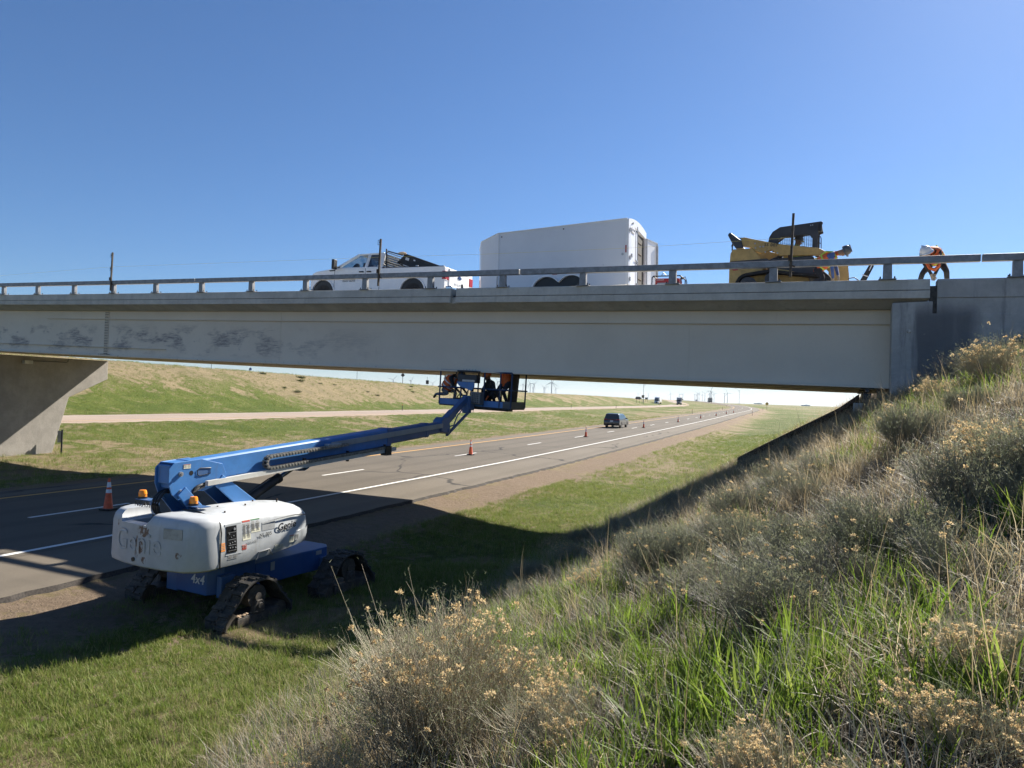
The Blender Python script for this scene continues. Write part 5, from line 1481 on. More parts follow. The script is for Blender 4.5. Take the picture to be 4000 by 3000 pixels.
for k in range(7):
    x0 = -.05 + rngj.uniform(-.15, .15); mb.tube([(x0, -dpt - .1, .55 + rngj.uniform(0, .15)), (x0 + rngj.uniform(-.1, .1), -dpt - .22, .35), (x0 + rngj.uniform(-.15, .15), -dpt - .2, .12), (x0 * .3, -dpt - .15, .02)], .014, 5)
mb.tube([(.42, -dpt, .6), (.52, -dpt, .72), (.60, -dpt, .60), (.52, -dpt, .50)], .012, 5); mb.build('hoses', MT['black'], PF)

def lw(x, y, z): return LIFT_M @ Vector((x, y, z))
# three workers in the platform
person('worker kneeling at the left of the platform with boot through the rails', lw(-.98, 8.66, 3.72), LYAW,
       dict(pelvis=(-.08, .0, .48), chest=(.14, .0, .80), neck=(.28, .0, .88), head=(.40, .0, .90), face=(.6, 0, -1),
            shL=(.20, .20, .82), shR=(.22, -.20, .82), elL=(.36, .22, .56), elR=(.34, -.24, .56), wrL=(.52, .16, .42), wrR=(.50, -.16, .40),
            hipL=(-.07, .1, .44), hipR=(-.08, -.1, .44), knL=(.20, .14, .40), knR=(.08, -.12, .32), anL=(.14, .14, .06), anR=(-.36, -.12, .30), toeL=(.30, .14, .03), toeR=(-.44, -.12, .17)),
       MT['dark_cloth'], MT['grey_cloth'], MT['glove'], MT['boot_dark'], MT['hat_dark'], (MT['vest_orange'], MT['reflect']))
person('worker half crouched in orange shirt and navy trousers, head up between the girders', lw(.92, 8.85, 3.72), LYAW,
       dict(pelvis=(.0, .02, .68), chest=(.02, -.02, 1.0), neck=(.0, -.02, 1.18), head=(-.02, -.03, 1.31), face=(-.6, .5, .4),
            shL=(-.17, .08, 1.11), shR=(.19, -.06, 1.11), elL=(-.36, .1, 1.17), elR=(.30, .02, 1.15), wrL=(-.44, .1, 1.37), wrR=(.20, .12, 1.37),
            hipL=(-.1, .03, .64), hipR=(.09, .01, .64), knL=(-.15, -.22, .42), knR=(.06, -.20, .42), anL=(-.12, .02, .09), anR=(.08, .03, .09), toeL=(-.22, -.06, .04), toeR=(.02, -.1, .04)),
       MT['vest_orange'], MT['navy'], MT['glove'], MT['boot_dark'], MT['hat_white'])
person('worker crouching behind the platform controls wearing an orange hard hat', lw(.50, 8.80, 3.72), LYAW,
       dict(pelvis=(.0, .05, .30), chest=(-.06, -.04, .62), neck=(-.08, -.08, .76), head=(-.09, -.12, .86), face=(-.5, -.7, -.3),
            shL=(-.2, .06, .68), shR=(.11, -.1, .68), elL=(-.28, -.08, .46), elR=(.16, -.18, .44), wrL=(-.2, -.22, .34), wrR=(.06, -.26, .30),
            hipL=(-.08, .04, .27), hipR=(.09, .03, .27), knL=(-.14, -.24, .45), knR=(.14, -.24, .40), anL=(-.12, -.02, .08), anR=(.12, -.0, .08), toeL=(-.13, -.16, .04), toeR=(.13, -.14, .04)),
       MT['dark_cloth'], MT['navy'], MT['vest_orange'], MT['boot'], MT['hat_orange'])
mb = MB(); mb.prism([(-.16, 0), (.16, 0), (.26, 1.12), (-.05, 1.14)], -.02, .02, 'y')
pk = mb.build('plank', mat('plank_brown', (.075, .052, .034), .85, var=.35, scale=6), None, bevel=.004); pk.location = lw(1.06, 9.05, 3.72); pk.rotation_euler = (0, 0, LYAW)
tag(pk, 'brown board standing upright at the right end of the lift platform', 'plank')
mb = MB(); mb.box((0, 0, .1), (.5, .3, .2)); mb.tube([(-.2, 0, .2), (-.15, 0, .28), (.15, 0, .28), (.2, 0, .2)], .02, 6)
tb = mb.build('tool_bag', mat('brown_bag', (.07, .045, .03), .9, var=.3, scale=10), None, bevel=.05); tb.location = lw(-.62, 8.95, 3.73); tb.rotation_euler = (0, 0, LYAW)
tag(tb, 'brown tool bag on the platform floor beside the kneeling worker', 'tool bag')
# clutter on the platform
mb = MB(); mb.lathe([(.001, 0), (.11, 0), (.13, .28), (.12, .28), (.10, .02), (.001, .02)], 16)
bk = mb.build('bucket', MT['black'], None); bk.location = lw(.30, 8.92, 3.72); tag(bk, 'black bucket on the platform floor between two workers', 'bucket')

# ------------------------------------------------------------------ traffic, cones, signs
def oriented(y): return -math.atan(float(slope_of(y)))
def cone(x, y, label, first=None, hf=h_road, dark=False):
    if first is None:
        r = empty('traffic_cone', (0, 0, 0))
        mb = MB(); mb.lathe([(.135, .05), (.125, .07), (.03, .90), (.025, .915), (.001, .918)], 24); mb.build('cone_body', MT['orange'], r)
        mb = MB(); mb.prism([(-.19, -.15), (-.15, -.19), (.15, -.19), (.19, -.15), (.19, .15), (.15, .19), (-.15, .19), (-.19, .15)], 0, .055, 'z'); mb.build('cone_base', MT['black'], r, bevel=.01)
        for z0, z1 in ((.50, .60), (.66, .81)):
            mb = MB(); f = lambda z: .125 + (z - .07) * (.03 - .125) / .83 + .003
            mb.lathe([(f(z0), z0), (f(z1), z1), (f(z1) - .008, z1), (f(z0) - .008, z0)], 24); mb.build('reflective_band', MT['reflect'], r)
    else: r = copy_tree(first)
    r.location = (x, y, float(hf(y)) + .003); r.rotation_euler = (0, 0, oriented(y) + rngj.uniform(-.2, .2)); tag(r, label, 'traffic cone', 'traffic cones along the dashed lane line')
    return r
cl = [((-11.6, 20.5), 'traffic cone in the bridge shade left of the boom lift'), ((-2.37, 42.72), 'traffic cone standing alone in the sun below the lift platform'),
      ((7.05, 65.78), 'traffic cone on the lane line just before the dark minivan'), ((16.95, 89.8), 'traffic cone just right of the dark minivan'),
      ((27.2, 114.6), 'second traffic cone beyond the dark minivan'), ((37.6, 139.6), 'third traffic cone beyond the dark minivan'),
      ((47.6, 163.5), 'fourth traffic cone beyond the dark minivan'), ((56.4, 184.6), 'darkest traffic cone, next to last before the bend'), ((64.6, 204.5), 'farthest traffic cone, where the road bends')]
C0 = None
for (x, y), lb in cl:
    c = cone(x, y, lb, C0); C0 = C0 or c

def profile_body(mb, poly, W, hw, mi=0):
    """side profile (y,z) extruded across x with a half width that depends on height"""
    n = len(poly)
    vs = [(-hw(p[1]), p[0], p[1]) for p in poly] + [(hw(p[1]), p[0], p[1]) for p in poly]
    fs = [tuple(range(n - 1, -1, -1)), tuple(range(n, 2 * n))] + [(i, (i + 1) % n, n + (i + 1) % n, n + i) for i in range(n)]
    mb.add(vs, fs, mi)
def minivan():
    x, y = 12.35, 86.3
    R = empty('minivan', (x, y, float(h_road(y)) + .003), (0, 0, oriented(y)), 'dark grey minivan driving away in the left lane', 'minivan')
    hw = lambda z: .99 - max(0, z - 1.0) * .28
    body = mat('van_grey', (.055, .058, .064), .25, .5, var=.05, clear=.5)
    low = [(0, .30), (-.06, .5), (-.02, .95), (.05, 1.05), (4.9, 1.02), (5.15, .85), (5.18, .40), (5.05, .30)]
    low += arc(4.15, .34, .37, 0, 180, 10) + arc(1.05, .34, .37, 0, 180, 10)
    mb = MB(); profile_body(mb, low, 2, lambda z: .99); b = mb.build('body', body, R, bevel=.06, seg=3, smooth=40)
    up = [(.04, 1.04), (.22, 1.62), (.40, 1.74), (1.6, 1.78), (2.7, 1.74), (3.2, 1.62), (4.25, 1.06)]
    mb = MB(); profile_body(mb, up, 2, hw); mb.build('roof', body, R, bevel=.05, seg=3, smooth=40)
    for s in (-1, 1):
        mb = MB(); f = lambda p: (s * (hw(p[1]) + .008), p[0], p[1])
        mb.add([f(p) for p in ((.50, 1.12), (.62, 1.52), (1.5, 1.60), (1.5, 1.12))], [(0, 1, 2, 3)]); mb.build('side_window', MT['glass'], R)
        mb = MB(); mb.add([f(p) for p in ((1.58, 1.12), (1.58, 1.60), (2.55, 1.60), (2.55, 1.10))], [(0, 1, 2, 3)]); mb.build('side_window', MT['glass'], R)
        mb = MB(); mb.add([f(p) for p in ((2.62, 1.10), (2.62, 1.60), (3.05, 1.54), (3.75, 1.12))], [(0, 1, 2, 3)]); mb.build('side_window', MT['glass'], R)
        mb = MB(); mb.box((s * 1.08, 3.45, 1.14), (.2, .1, .16)); mb.build('side_mirror', MT['black'], R, bevel=.03)
        mb = MB(); mb.box((s * .80, .0, 1.05), (.36, .12, .09)); mb.build('tail_light', MT['red_lens'], R, bevel=.02)
        for yy in (1.05, 4.15):
            mb = MB(); X = tr(s * .86, yy, .345) @ rot('Y', 90); mb.lathe([(.2, -.11), (.34, -.11), (.345, 0), (.34, .11), (.2, .11)], 22, X=X); w = mb.build('wheel', MT['rubber'], R)
            mb = MB(); mb.lathe([(.001, s * .09), (.06, s * .115), (.19, s * .08), (.23, s * .11), (.23, -.08), (.001, -.08)], 18, X=X); mb.build('rim', MT['chrome'], w)
    mb = MB(); mb.add([(-.74, .085, 1.12), (-.70, .215, 1.58), (.70, .215, 1.58), (.74, .085, 1.12)], [(0, 1, 2, 3)]); mb.build('rear_window', MT['glass'], R)
    mb = MB(); mb.box((0, -.045, .84), (.34, .03, .17)); mb.build('number_plate', MT['reflect'], R)
    mb = MB(); mb.box((0, .02, .985), (1.3, .05, .035)); mb.build('light_strip', MT['red_lens'], R)
    mb = MB(); mb.prism([(0, 0), (.2, 0), (.16, .07), (.1, .08)], -.02, .02, 'x', X=tr(0, .55, 1.755)); mb.build('antenna_fin', MT['black'], R)
minivan()

def semi(x, y, label, white=True):
    z = float(h_road2(y)) + .003
    a = oriented(y)
    R = empty('semi_truck', (x, y, z), (0, 0, a), label, 'truck')
    cabm = MT['white'] if white else mat('truck_silver', (.30, .32, .33), .35, .3, var=.1)
    mb = MB()
    mb.prism([(0, .7), (.0, 1.35), (1.5, 1.75), (1.95, 2.75), (2.6, 3.7), (4.2, 3.95), (4.2, .7)], -1.12, 1.12, 'x'); mb.build('cab', cabm, R, bevel=.08)
    mb = MB(); mb.add([(-1.0, 1.50, 1.82), (-.95, 1.93, 2.72), (.95, 1.93, 2.72), (1.0, 1.50, 1.82)], [(0, 1, 2, 3)]); mb.build('windscreen', MT['glass'], R)
    mb = MB(); mb.prism([(2.0, 2.85), (2.55, 3.6), (2.57, 3.58), (2.03, 2.83)], -.9, .9, 'x'); mb.build('roof_fairing', MT['glass'] if white else cabm, R)
    mb = MB(); mb.box((0, -.03, 1.05), (.95, .06, .75)); mb.build('grille', MT['black'], R, bevel=.02)
    mb = MB(); mb.box((0, -.1, .6), (2.3, .35, .34)); mb.build('bumper', MT['chrome'] if white else MT['steel_dark'], R, bevel=.05)
    for s in (-1, 1):
        mb = MB(); mb.box((s * .88, -.02, 1.1), (.4, .1, .28)); mb.build('headlight', MT['clear_glass'], R)
        mb = MB(); mb.box((s * 1.32, 1.6, 2.2), (.2, .15, .65)); mb.build('side_mirror', MT['black'], R)
        for yy in (.95, 4.8, 6.1):
            mb = MB(); mb.cyl((s * .75, yy, .5), (s * 1.18, yy, .5), .5, n=18); mb.build('wheel', MT['rubber'], R)
        for yy in (15.3, 16.6):
            mb = MB(); mb.cyl((s * .75, yy, .5), (s * 1.2, yy, .5), .5, n=18); mb.build('wheel', MT['rubber'], R)
    mb = MB(); mb.box((0, 11.6, 2.68), (2.58, 13.6, 2.72)); mb.build('trailer_body', MT['white'] if white else mat('trailer_black', (.05, .05, .055), .5), R, bevel=.03)
    mb = MB(); mb.box((0, 6.5, .95), (.9, 9, .25)); mb.build('chassis_frame', MT['steel_dark'], R)
semi(73.0, 354.6, 'white semi truck with white box trailer coming on the far carriageway')
semi(*at_t(371, -35.2), 'second semi truck with dark trailer following on the far carriageway', False)
def box_truck():
    y = 600.; x, y = at_t(y, -1.8); 
    R = empty('semi_trailer', (x, y, float(h_road(y)) + .003), (0, 0, oriented(y)), 'pale truck trailer driving away, seen from behind at the crest', 'truck')
    pale = mat('trailer_pale', (.45, .42, .37), .5, var=.2, scale=2)
    mb = MB(); mb.box((0, 7, 2.6), (2.6, 14, 2.8)); mb.build('trailer_body', pale, R)
    mb = MB(); mb.box((0, -.01, 2.6), (.08, .05, 2.7)); mb.box((-1.24, -.01, 2.6), (.1, .05, 2.8)); mb.box((1.24, -.01, 2.6), (.1, .05, 2.8)); mb.build('door_frame', MT['steel_dark'], R)
    mb = MB(); mb.box((0, .1, .8), (2.5, .3, .8)); mb.build('underride_guard', MT['black'], R)
    for s in (-1, 1):
        mb = MB(); mb.cyl((s * .75, 1.2, .5), (s * 1.2, 1.2, .5), .5, n=16); mb.build('wheel', MT['rubber'], R)
    mb = MB(); mb.box((0, 16, 1.9), (2.4, 3.5, 3.4)); mb.build('cab', MT['white'], R)
box_truck()
def far_car(x, y, z, c, name, label, cat):
    R = empty(name, (x, y, z), (0, 0, oriented(y)), label, cat)
    mb = MB(); mb.prism([(0, .3), (-.02, .9), (.4, 1.0), (4.0, 1.0), (4.8, .8), (4.8, .3)], -.92, .92, 'x'); mb.build('body', c, R, bevel=.05)
    mb = MB(); mb.prism([(.2, 1.0), (.7, 1.6), (2.5, 1.62), (3.4, 1.0)], -.8, .8, 'x'); mb.build('cabin', MT['glass'], R, bevel=.05)
    for s in (-1, 1):
        for yy in (.9, 3.8): 
            mb = MB(); mb.cyl((s * .7, yy, .33), (s * .93, yy, .33), .33, n=14); mb.build('wheel', MT['rubber'], R)
xx, yy = at_t(720, -5.2); far_car(xx, yy, float(h_road(yy)) + .003, MT['white'], 'parked_car', 'tiny white car beside the pale truck trailer at the crest', 'car')
xx, yy = at_t(1010, -4); far_car(xx, yy, float(h_road(yy)) + .05, MT['steel_dark'], 'parked_car', 'tiny dark car far along the highway beyond the median', 'car')

# delineator posts
DP = None
dl = [(-15.84, 102.5, .95), (-5.7, 105.7, .9), (14.46, 169.8, 1.07), (44.1, 171.6, 1.4), (75.6, 252, 1.12), (108.1, 354.2, 1.3), (64.2, 305.4, .9), (122.9, 522.4, 1.1), (64.9, 189.6, 1.4), (104.2, 291.7, 1.2), (28.4, 190.9, 1.05), (41.3, 258.2, 1.05)]
pl_ = ['delineator post at the far road edge left of the lift', 'delineator post behind the lift platform', 'delineator post on the far road right of the platform',
       'tallest delineator post on the median above the cones', 'median delineator post near the road bend', 'delineator post at the inside of the far bend', 'delineator post in front of the white semi truck',
       'farthest delineator post, beyond the semi trucks', 'delineator post on the right shoulder near the bend', 'delineator post right of the bend by the yellow sign', 'delineator post on far road above the minivan', 'delineator post on the far verge left of the guide signs']
for (x, y, h), lb in zip(dl, pl_):
    if DP is None:
        DP = r = empty('delineator_post', (0, 0, 0)); mb = MB(); mb.box((0, 0, .5), (.075, .045, 1.0)); mb.build('post', MT['steel_dark'], r)
        mb = MB(); mb.box((0, -.028, .93), (.07, .012, .10)); mb.build('reflector', MT['amber'], r)
    else: r = copy_tree(DP)
    r.location = (x, y, gz(x, y) - .03); r.scale = (1, 1, h); tag(r, lb, 'marker post', 'delineator posts along the roads')

def street_light(x, y, z, h, arm, label):
    r = empty('street_light', (x, y, z), (0, 0, 0), label, 'street light', 'street lights at the interchange')
    mb = MB(); mb.cyl((0, 0, 0), (0, 0, h), .13, .08, 10); mb.build('pole', MT['galv'], r)
    mb = MB(); mb.tube([(0, 0, h - .6), (arm * .5, 0, h + .6), (arm, 0, h + .95)], .05, 6); mb.tube([(0, 0, h - 1.6), (arm * .5, 0, h + .5)], .035, 5); mb.build('arm', MT['galv'], r)
    mb = MB(); mb.box((arm * 1.1, 0, h + .95), (.7, .3, .16)); mb.build('lamp_head', MT['galv'], r, bevel=.04)
street_light(60.5, 323.5, gz(60.5, 323.5), 8.5, 2.6, 'tall street light beside the brown guide signs')
xx, yy = at_t(470, 4.8); street_light(xx, yy, gz(xx, yy), 10.2, -2.6, 'tall street light right of the road bend')

def sign(name, x, y, h, w, ph, m, label, posts=2, diamond=False, z=None, face=0.0, extra=None):
    r = empty(name, (x, y, gz(x, y) if z is None else z), (0, 0, face), label, 'road sign')
    mb = MB()
    X = tr(0, -.03, h - ph / 2) @ (rot('Y', 45) if diamond else Matrix.Identity(4))
    mb.box((0, 0, 0), (w, .02, ph), X=X); p = mb.build('panel', m, r, bevel=.002)
    for k in range(posts):
        mb = MB(); xk = 0 if posts == 1 else (-.32 + .64 * k) * w; mb.box((xk, .02, h * .5), (.09, .07, h)); mb.build('post', MT['wood'], r)
    if extra: extra(p, X)
    return r
def arrow(p, X):
    mb = MB(); mb.prism([(-.06, -.38), (.06, -.38), (.06, .1), (.2, .1), (0, .4), (-.2, .1), (-.06, .1)], -.025, -.012, 'y', X=tr(0, -.03, 2.3 - .5)); mb.prism([(.06, -.1), (.3, .12), (.26, .2), (.06, .04)], -.025, -.012, 'y', X=tr(0, -.03, 1.8)); mb.build('arrow', MT['black'], p)
xx, yy = 117.2, 323.; sign('warning_sign', xx, yy, 3.55, 1.25, 1.25, MT['yellow_sign'], 'yellow diamond sign with black arrow right of the road bend', 1, True, extra=lambda p, X: (lambda mb: (mb.prism([(-.08, -.5), (.08, -.5), (.08, .15), (.24, .15), (0, .5), (-.24, .15), (-.08, .15)], -.045, -.041, 'y', X=tr(0, 0, 2.93)), mb.prism([(.08, -.3), (.34, .0), (.26, .08), (.08, -.1)], -.045, -.041, 'y', X=tr(0, 0, 2.93)), mb.build('arrow', MT['black'], p)))(MB()))
brown = mat('sign_back_brown', (.16, .13, .09), .7, var=.2)
sign('guide_sign', 54.2, 301.5, 2.9, 2.1, 1.15, mat('sign_back_grey', (.13, .13, .14), .6), 'wide grey sign back on two posts left of the street light', 2)
sign('guide_sign', 56.6, 303.5, 4.0, 1.15, 1.2, brown, 'square tan sign back standing above the wide grey sign', 2)
sign('guide_sign', 65.6, 342.5, 2.3, 1.3, .95, mat('sign_back_slate', (.17, .18, .20), .6), 'small slate sign back behind the white semi truck', 2)
sign('warning_sign', -21.6, 139., 1.95, .60, .60, mat('sign_dark_back', (.06, .065, .07), .6), 'dark diamond sign back on the hill crest', 1, True)
r = sign('warning_sign', 0.46, 190.2, 1.1, .55, .55, mat('sign_dark_back_small', (.09, .10, .11), .6), 'small dark diamond sign on hill behind the platform right end', 1, True)
r = empty('hill_marker', (-18.0, 149.2, gz(-18, 149.2) - .05), (0, 0, 0), 'dark curved marker panel on the hill crest', 'marker')
mb = MB(); mb.loft([[(-.30 + .12 * math.cos(a) * 1.0, .2 * math.sin(a), z) for a in (-1, 0, 1)] + [(.26 + .12 * math.cos(a), .2 * math.sin(a), z) for a in (1, 0, -1)] for z in (.35, 1.15)], smooth=False); mb.build('panel', MT['black'], r)
mb = MB(); mb.cyl((0, .1, 0), (0, .1, 1.9), .03, n=6); mb.build('post', MT['steel_dark'], r)
r = empty('pole', (-27.6, 125.2, gz(-27.6, 125.2) - .1), (0, 0, 0), 'thin dark pole standing on the hill crest', 'pole'); mb = MB(); mb.cyl((0, 0, 0), (0, 0, 2.2), .03, n=6); mb.build('shaft', MT['steel_dark'], r)
r = empty('pole', (-40.3, 94.2, gz(-40.3, 94.2) - .1), (0, 0, 0), 'short dark post on hill crest near the pier', 'pole'); mb = MB(); mb.cyl((0, 0, 0), (0, 0, .7), .03, n=6); mb.build('shaft', MT['steel_dark'], r)
r = empty('marker', (-37.8, 101.5, gz(-37.8, 101.5) - .1), (0, 0, 0), 'small blue and white round marker on the hill crest', 'marker'); mb = MB(); mb.cyl((.03, -.02, .42), (.03, .02, .42), .2, n=18); mb.build('panel', plain('marker_blue', (.12, .2, .42), .5), r)
mb = MB(); mb.box((-.1, 0, .2), (.12, .04, .5)); mb.build('post', MT['reflect'], r)
r = empty('sign_post', (-23.45, 36.9, gz(-23.45, 36.9) - .05), (0, 0, .3), 'small grey plate on a short post beside the bridge pier', 'road sign'); mb = MB(); mb.box((0, 0, .65), (.07, .06, 1.35)); mb.build('post', MT['steel_dark'], r)
mb = MB(); mb.box((-.10, .05, .95), (.24, .02, .62)); mb.build('panel', mat('plate_grey', (.33, .33, .32), .6), r)

# wind turbines
WT = [(112, 4300), (142, 4548), (186, 6276), (269, 5867), (306, 6496), (208, 3689), (225, 3968), (391, 6230), (105, 5473), (125, 6269), (73, 4612), (-746, 4415), (-667, 4635), (-618, 5490), (-606, 6052), (-288, 3004), (-81, 4058), (16, 5203), (1535, 8559), (1641, 8462), (1655, 7331), (1872, 7849), (1879, 7737), (1905, 7325), (1977, 7542), (1787, 6764), (1850, 6949), (1988, 7340), (1727, 6292), (1780, 6339), (1386, 4914), (1495, 5269), (1823, 6340), (1812, 5995), (1748, 5704)]
wm = mat('turbine_haze_grey', (.32, .36, .41), .5, var=.03)  # white turbines given a blue-grey that carries the distant haze
W0 = None
for i, (x, y) in enumerate(WT):
    if W0 is None:
        W0 = r = empty('wind_turbine', (0, 0, 0))
        mb = MB(); mb.cyl((0, 0, 0), (0, 0, 79), 3.0, 1.9, 12); mb.build('tower', wm, r)
        mb = MB(); mb.box((0, 1.5, 80.5), (4, 10, 4)); mb.cyl((0, -4, 80.5), (0, -6, 80.5), 2.0, 1.0, 10); mb.build('nacelle', wm, r)
        B0 = None
        for k in range(3):
            mb = MB(); mb.loft([[(-.8, 0, 0), (.8, -.4, 0), (.8, .4, 0)], [(-1.3, 0, 8), (1.7, -.4, 8), (1.7, .4, 8)], [(-.4, 0, 38), (.5, -.15, 38), (.5, .15, 38)]], smooth=False)
            if B0 is None: B0 = o = mb.build('blade', wm, r)
            else: o = B0.copy(); COL.objects.link(o)
            o.parent = r; o.location = (0, -5, 80.5); o.rotation_euler = (0, math.radians(120 * k), 0)
    else: r = copy_tree(W0)
    a = rngj.uniform(0, 120)
    for k, ch_ in enumerate([c for c in r.children if c.name.startswith('blade')]): ch_.rotation_euler = (0, math.radians(a + 120 * k), 0)
    r.location = (x, y, 3.0); r.rotation_euler = (0, 0, rngj.uniform(-.9, .9))
    tag(r, 'white wind turbine standing far off on the horizon', 'wind turbine', 'wind turbines on the horizon')

# far buildings and tree clumps on the plain
def shed(x, y, w, d, h, c, label):
    z = gz(x, y); R = empty('farm_building', (x, y, z), (0, 0, .3), label, 'building')
    mb = MB(); mb.box((0, 0, h / 2), (w, d, h)); mb.build('wall', c, R)
    mb = MB(); mb.prism([(-w / 2 - .3, h), (0, h * 1.4), (w / 2 + .3, h)], -d / 2, d / 2, 'y'); mb.build('roof', MT['galv'], R)
shed(660, 1580, 18, 8, 2.6, MT['white'], 'long white building on the plain right of the far street light')
shed(225, 1250, 9, 7, 3.5, MT['rust'], 'dark red building far off beyond the semi trucks')
shed(1050, 3000, 30, 14, 5, MT['white'], 'pale distant farm buildings near the far right horizon')

# ------------------------------------------------------------------ vegetation
RNG = np.random.default_rng(11)
def leaf_mat(name, cols, trans=.45, rough=.6, dry=None):
    t = NT(name); at = t.n('Attribute'); at.attribute_name = 'tint'
    oi = t.n('ObjectInfo')
    f = t.math('ADD', t.math('MULTIPLY', at.outputs['Fac'], .75), t.math('MULTIPLY', oi.outputs['Random'], .25))
    cr = t.n('ValToRGB'); el = cr.color_ramp.elements
    for i, c in enumerate(cols):
        e = el[i] if i < 2 else el.new(.5)
        e.position = i / (len(cols) - 1); e.color = (*c, 1)
    t.l(f, cr.inputs[0])
    t.l(cr.outputs[0], t.p.inputs['Base Color']); t.rough(rough, 0, .35)
    tl = t.n('BsdfTranslucent'); t.l(cr.outputs[0], tl.inputs[0])
    mx = t.n('MixShader'); mx.inputs[0].default_value = trans
    t.l(t.p.outputs[0], mx.inputs[1]); t.l(tl.outputs[0], mx.inputs[2]); t.l(mx.outputs[0], t.out.inputs['Surface'])
    return t.mat
MT['grass_green'] = leaf_mat('grass_green', [(.08, .135, .018), (.13, .20, .026), (.18, .24, .042), (.28, .26, .11), (.42, .34, .19)])
MT['grass_tall'] = leaf_mat('grass_tall', [(.075, .13, .015), (.13, .21, .022), (.19, .27, .035), (.24, .29, .06)], .55)
MT['grass_dry'] = leaf_mat('grass_dry', [(.25, .19, .10), (.38, .30, .17), (.48, .39, .24), (.56, .48, .33)], .45)
MT['litter'] = leaf_mat('plant_litter', [(.045, .034, .024), (.11, .085, .058), (.19, .15, .10), (.33, .28, .20)], .2)
MT['stem'] = leaf_mat('brush_stem', [(.27, .23, .17), (.46, .40, .30), (.62, .56, .44), (.46, .46, .31)], .3)
MT['stem_grey'] = leaf_mat('brush_stem_grey', [(.14, .125, .10), (.26, .24, .20), (.38, .35, .30), (.26, .275, .19)], .22)
MT['brush_leaf'] = leaf_mat('brush_leaf', [(.17, .19, .10), (.24, .26, .15), (.33, .33, .22)], .4)
MT['flower'] = leaf_mat('dry_flower', [(.46, .32, .15), (.60, .45, .24), (.70, .57, .36)], .5)

def blades(n, r, h, w, lean, curl, seed, segs=3, up=1.0, tintr=(0, 1)):
    g = np.random.default_rng(seed); vs, fs, tint = [], [], []
    for i in range(n):
        a = g.uniform(0, 2 * np.pi); q = r * math.sqrt(g.uniform()); bx, by = q * math.cos(a), q * math.sin(a)
        d = g.uniform(0, 2 * np.pi) if g.uniform() < .6 else a + g.normal(0, .5)
        hh = g.uniform(*h); ww = g.uniform(*w); ln = g.uniform(*lean); cu = g.uniform(*curl)
        sx, sy = -math.sin(d) * ww / 2, math.cos(d) * ww / 2
        b0 = len(vs); t_ = g.uniform(*tintr); ang = ln; x, z = 0., 0.
        for k in range(segs + 1):
            f = k / segs; wk = (1 - f ** 1.8) if k < segs else .0
            px, py = bx + math.cos(d) * x, by + math.sin(d) * x
            if k < segs: vs += [(px - sx * wk, py - sy * wk, z), (px + sx * wk, py + sy * wk, z)]; tint += [t_, t_]
            else: vs.append((px, py, z)); tint.append(t_)
            st = hh / segs; x += math.sin(ang) * st; z += math.cos(ang) * st; ang += cu / segs
        for k in range(segs):
            a0 = b0 + 2 * k
            fs.append((a0, a0 + 1, a0 + 3, a0 + 2) if k < segs - 1 else (a0, a0 + 1, a0 + 2))
    return vs, fs, tint
def tint_mesh(name, vs, fs, tint, m):
    me = bpy.data.meshes.new(name); me.from_pydata(vs, [], fs); me.materials.append(m)
    at = me.attributes.new('tint', 'FLOAT', 'POINT'); at.data.foreach_set('value', np.array(tint, np.float32))
    return me
def protos(name, m, sets):
    col = bpy.data.collections.new(name)
    for i, kw in enumerate(sets):
        vs, fs, ti = blades(**kw); o = bpy.data.objects.new('%s_%02d' % (name, i), tint_mesh(name, vs, fs, ti, m)); col.objects.link(o)
    return col
P_LAWN = protos('lawn_tuft', MT['grass_green'], [dict(n=30, r=.11, h=(.05, .15), w=(.004, .007), lean=(.05, .7), curl=(.1, 1.2), seed=100 + i) for i in range(6)])
P_TALL = protos('tall_tuft', MT['grass_tall'], [dict(n=20, r=.10, h=(.18, .46), w=(.006, .012), lean=(.02, .5), curl=(.1, 1.3), seed=200 + i) for i in range(6)])
P_DRY = protos('dry_tuft', MT['grass_dry'], [dict(n=26, r=.12, h=(.18, .55), w=(.003, .006), lean=(.02, .6), curl=(.3, 2.6), seed=300 + i, segs=4) for i in range(6)])
P_BROAD = protos('broad_tuft', MT['grass_tall'], [dict(n=13, r=.09, h=(.20, .50), w=(.011, .020), lean=(.02, .55), curl=(.1, 1.5), seed=700 + i, segs=4) for i in range(6)])
P_LIT = protos('litter', MT['litter'], [dict(n=22, r=.20, h=(.04, .17), w=(.003, .007), lean=(1.0, 1.6), curl=(-.3, .5), seed=400 + i) for i in range(5)])
P_TWIG = protos('twig_tuft', MT['stem_grey'], [dict(n=22, r=.11, h=(.08, .32), w=(.004, .008), lean=(.1, 1.0), curl=(-.4, .8), seed=500 + i) for i in range(5)])
P_STALK = protos('stalk', MT['grass_dry'], [dict(n=5, r=.12, h=(.45, .95), w=(.003, .006), lean=(.0, .35), curl=(.2, 1.4), seed=600 + i, segs=6) for i in range(5)])

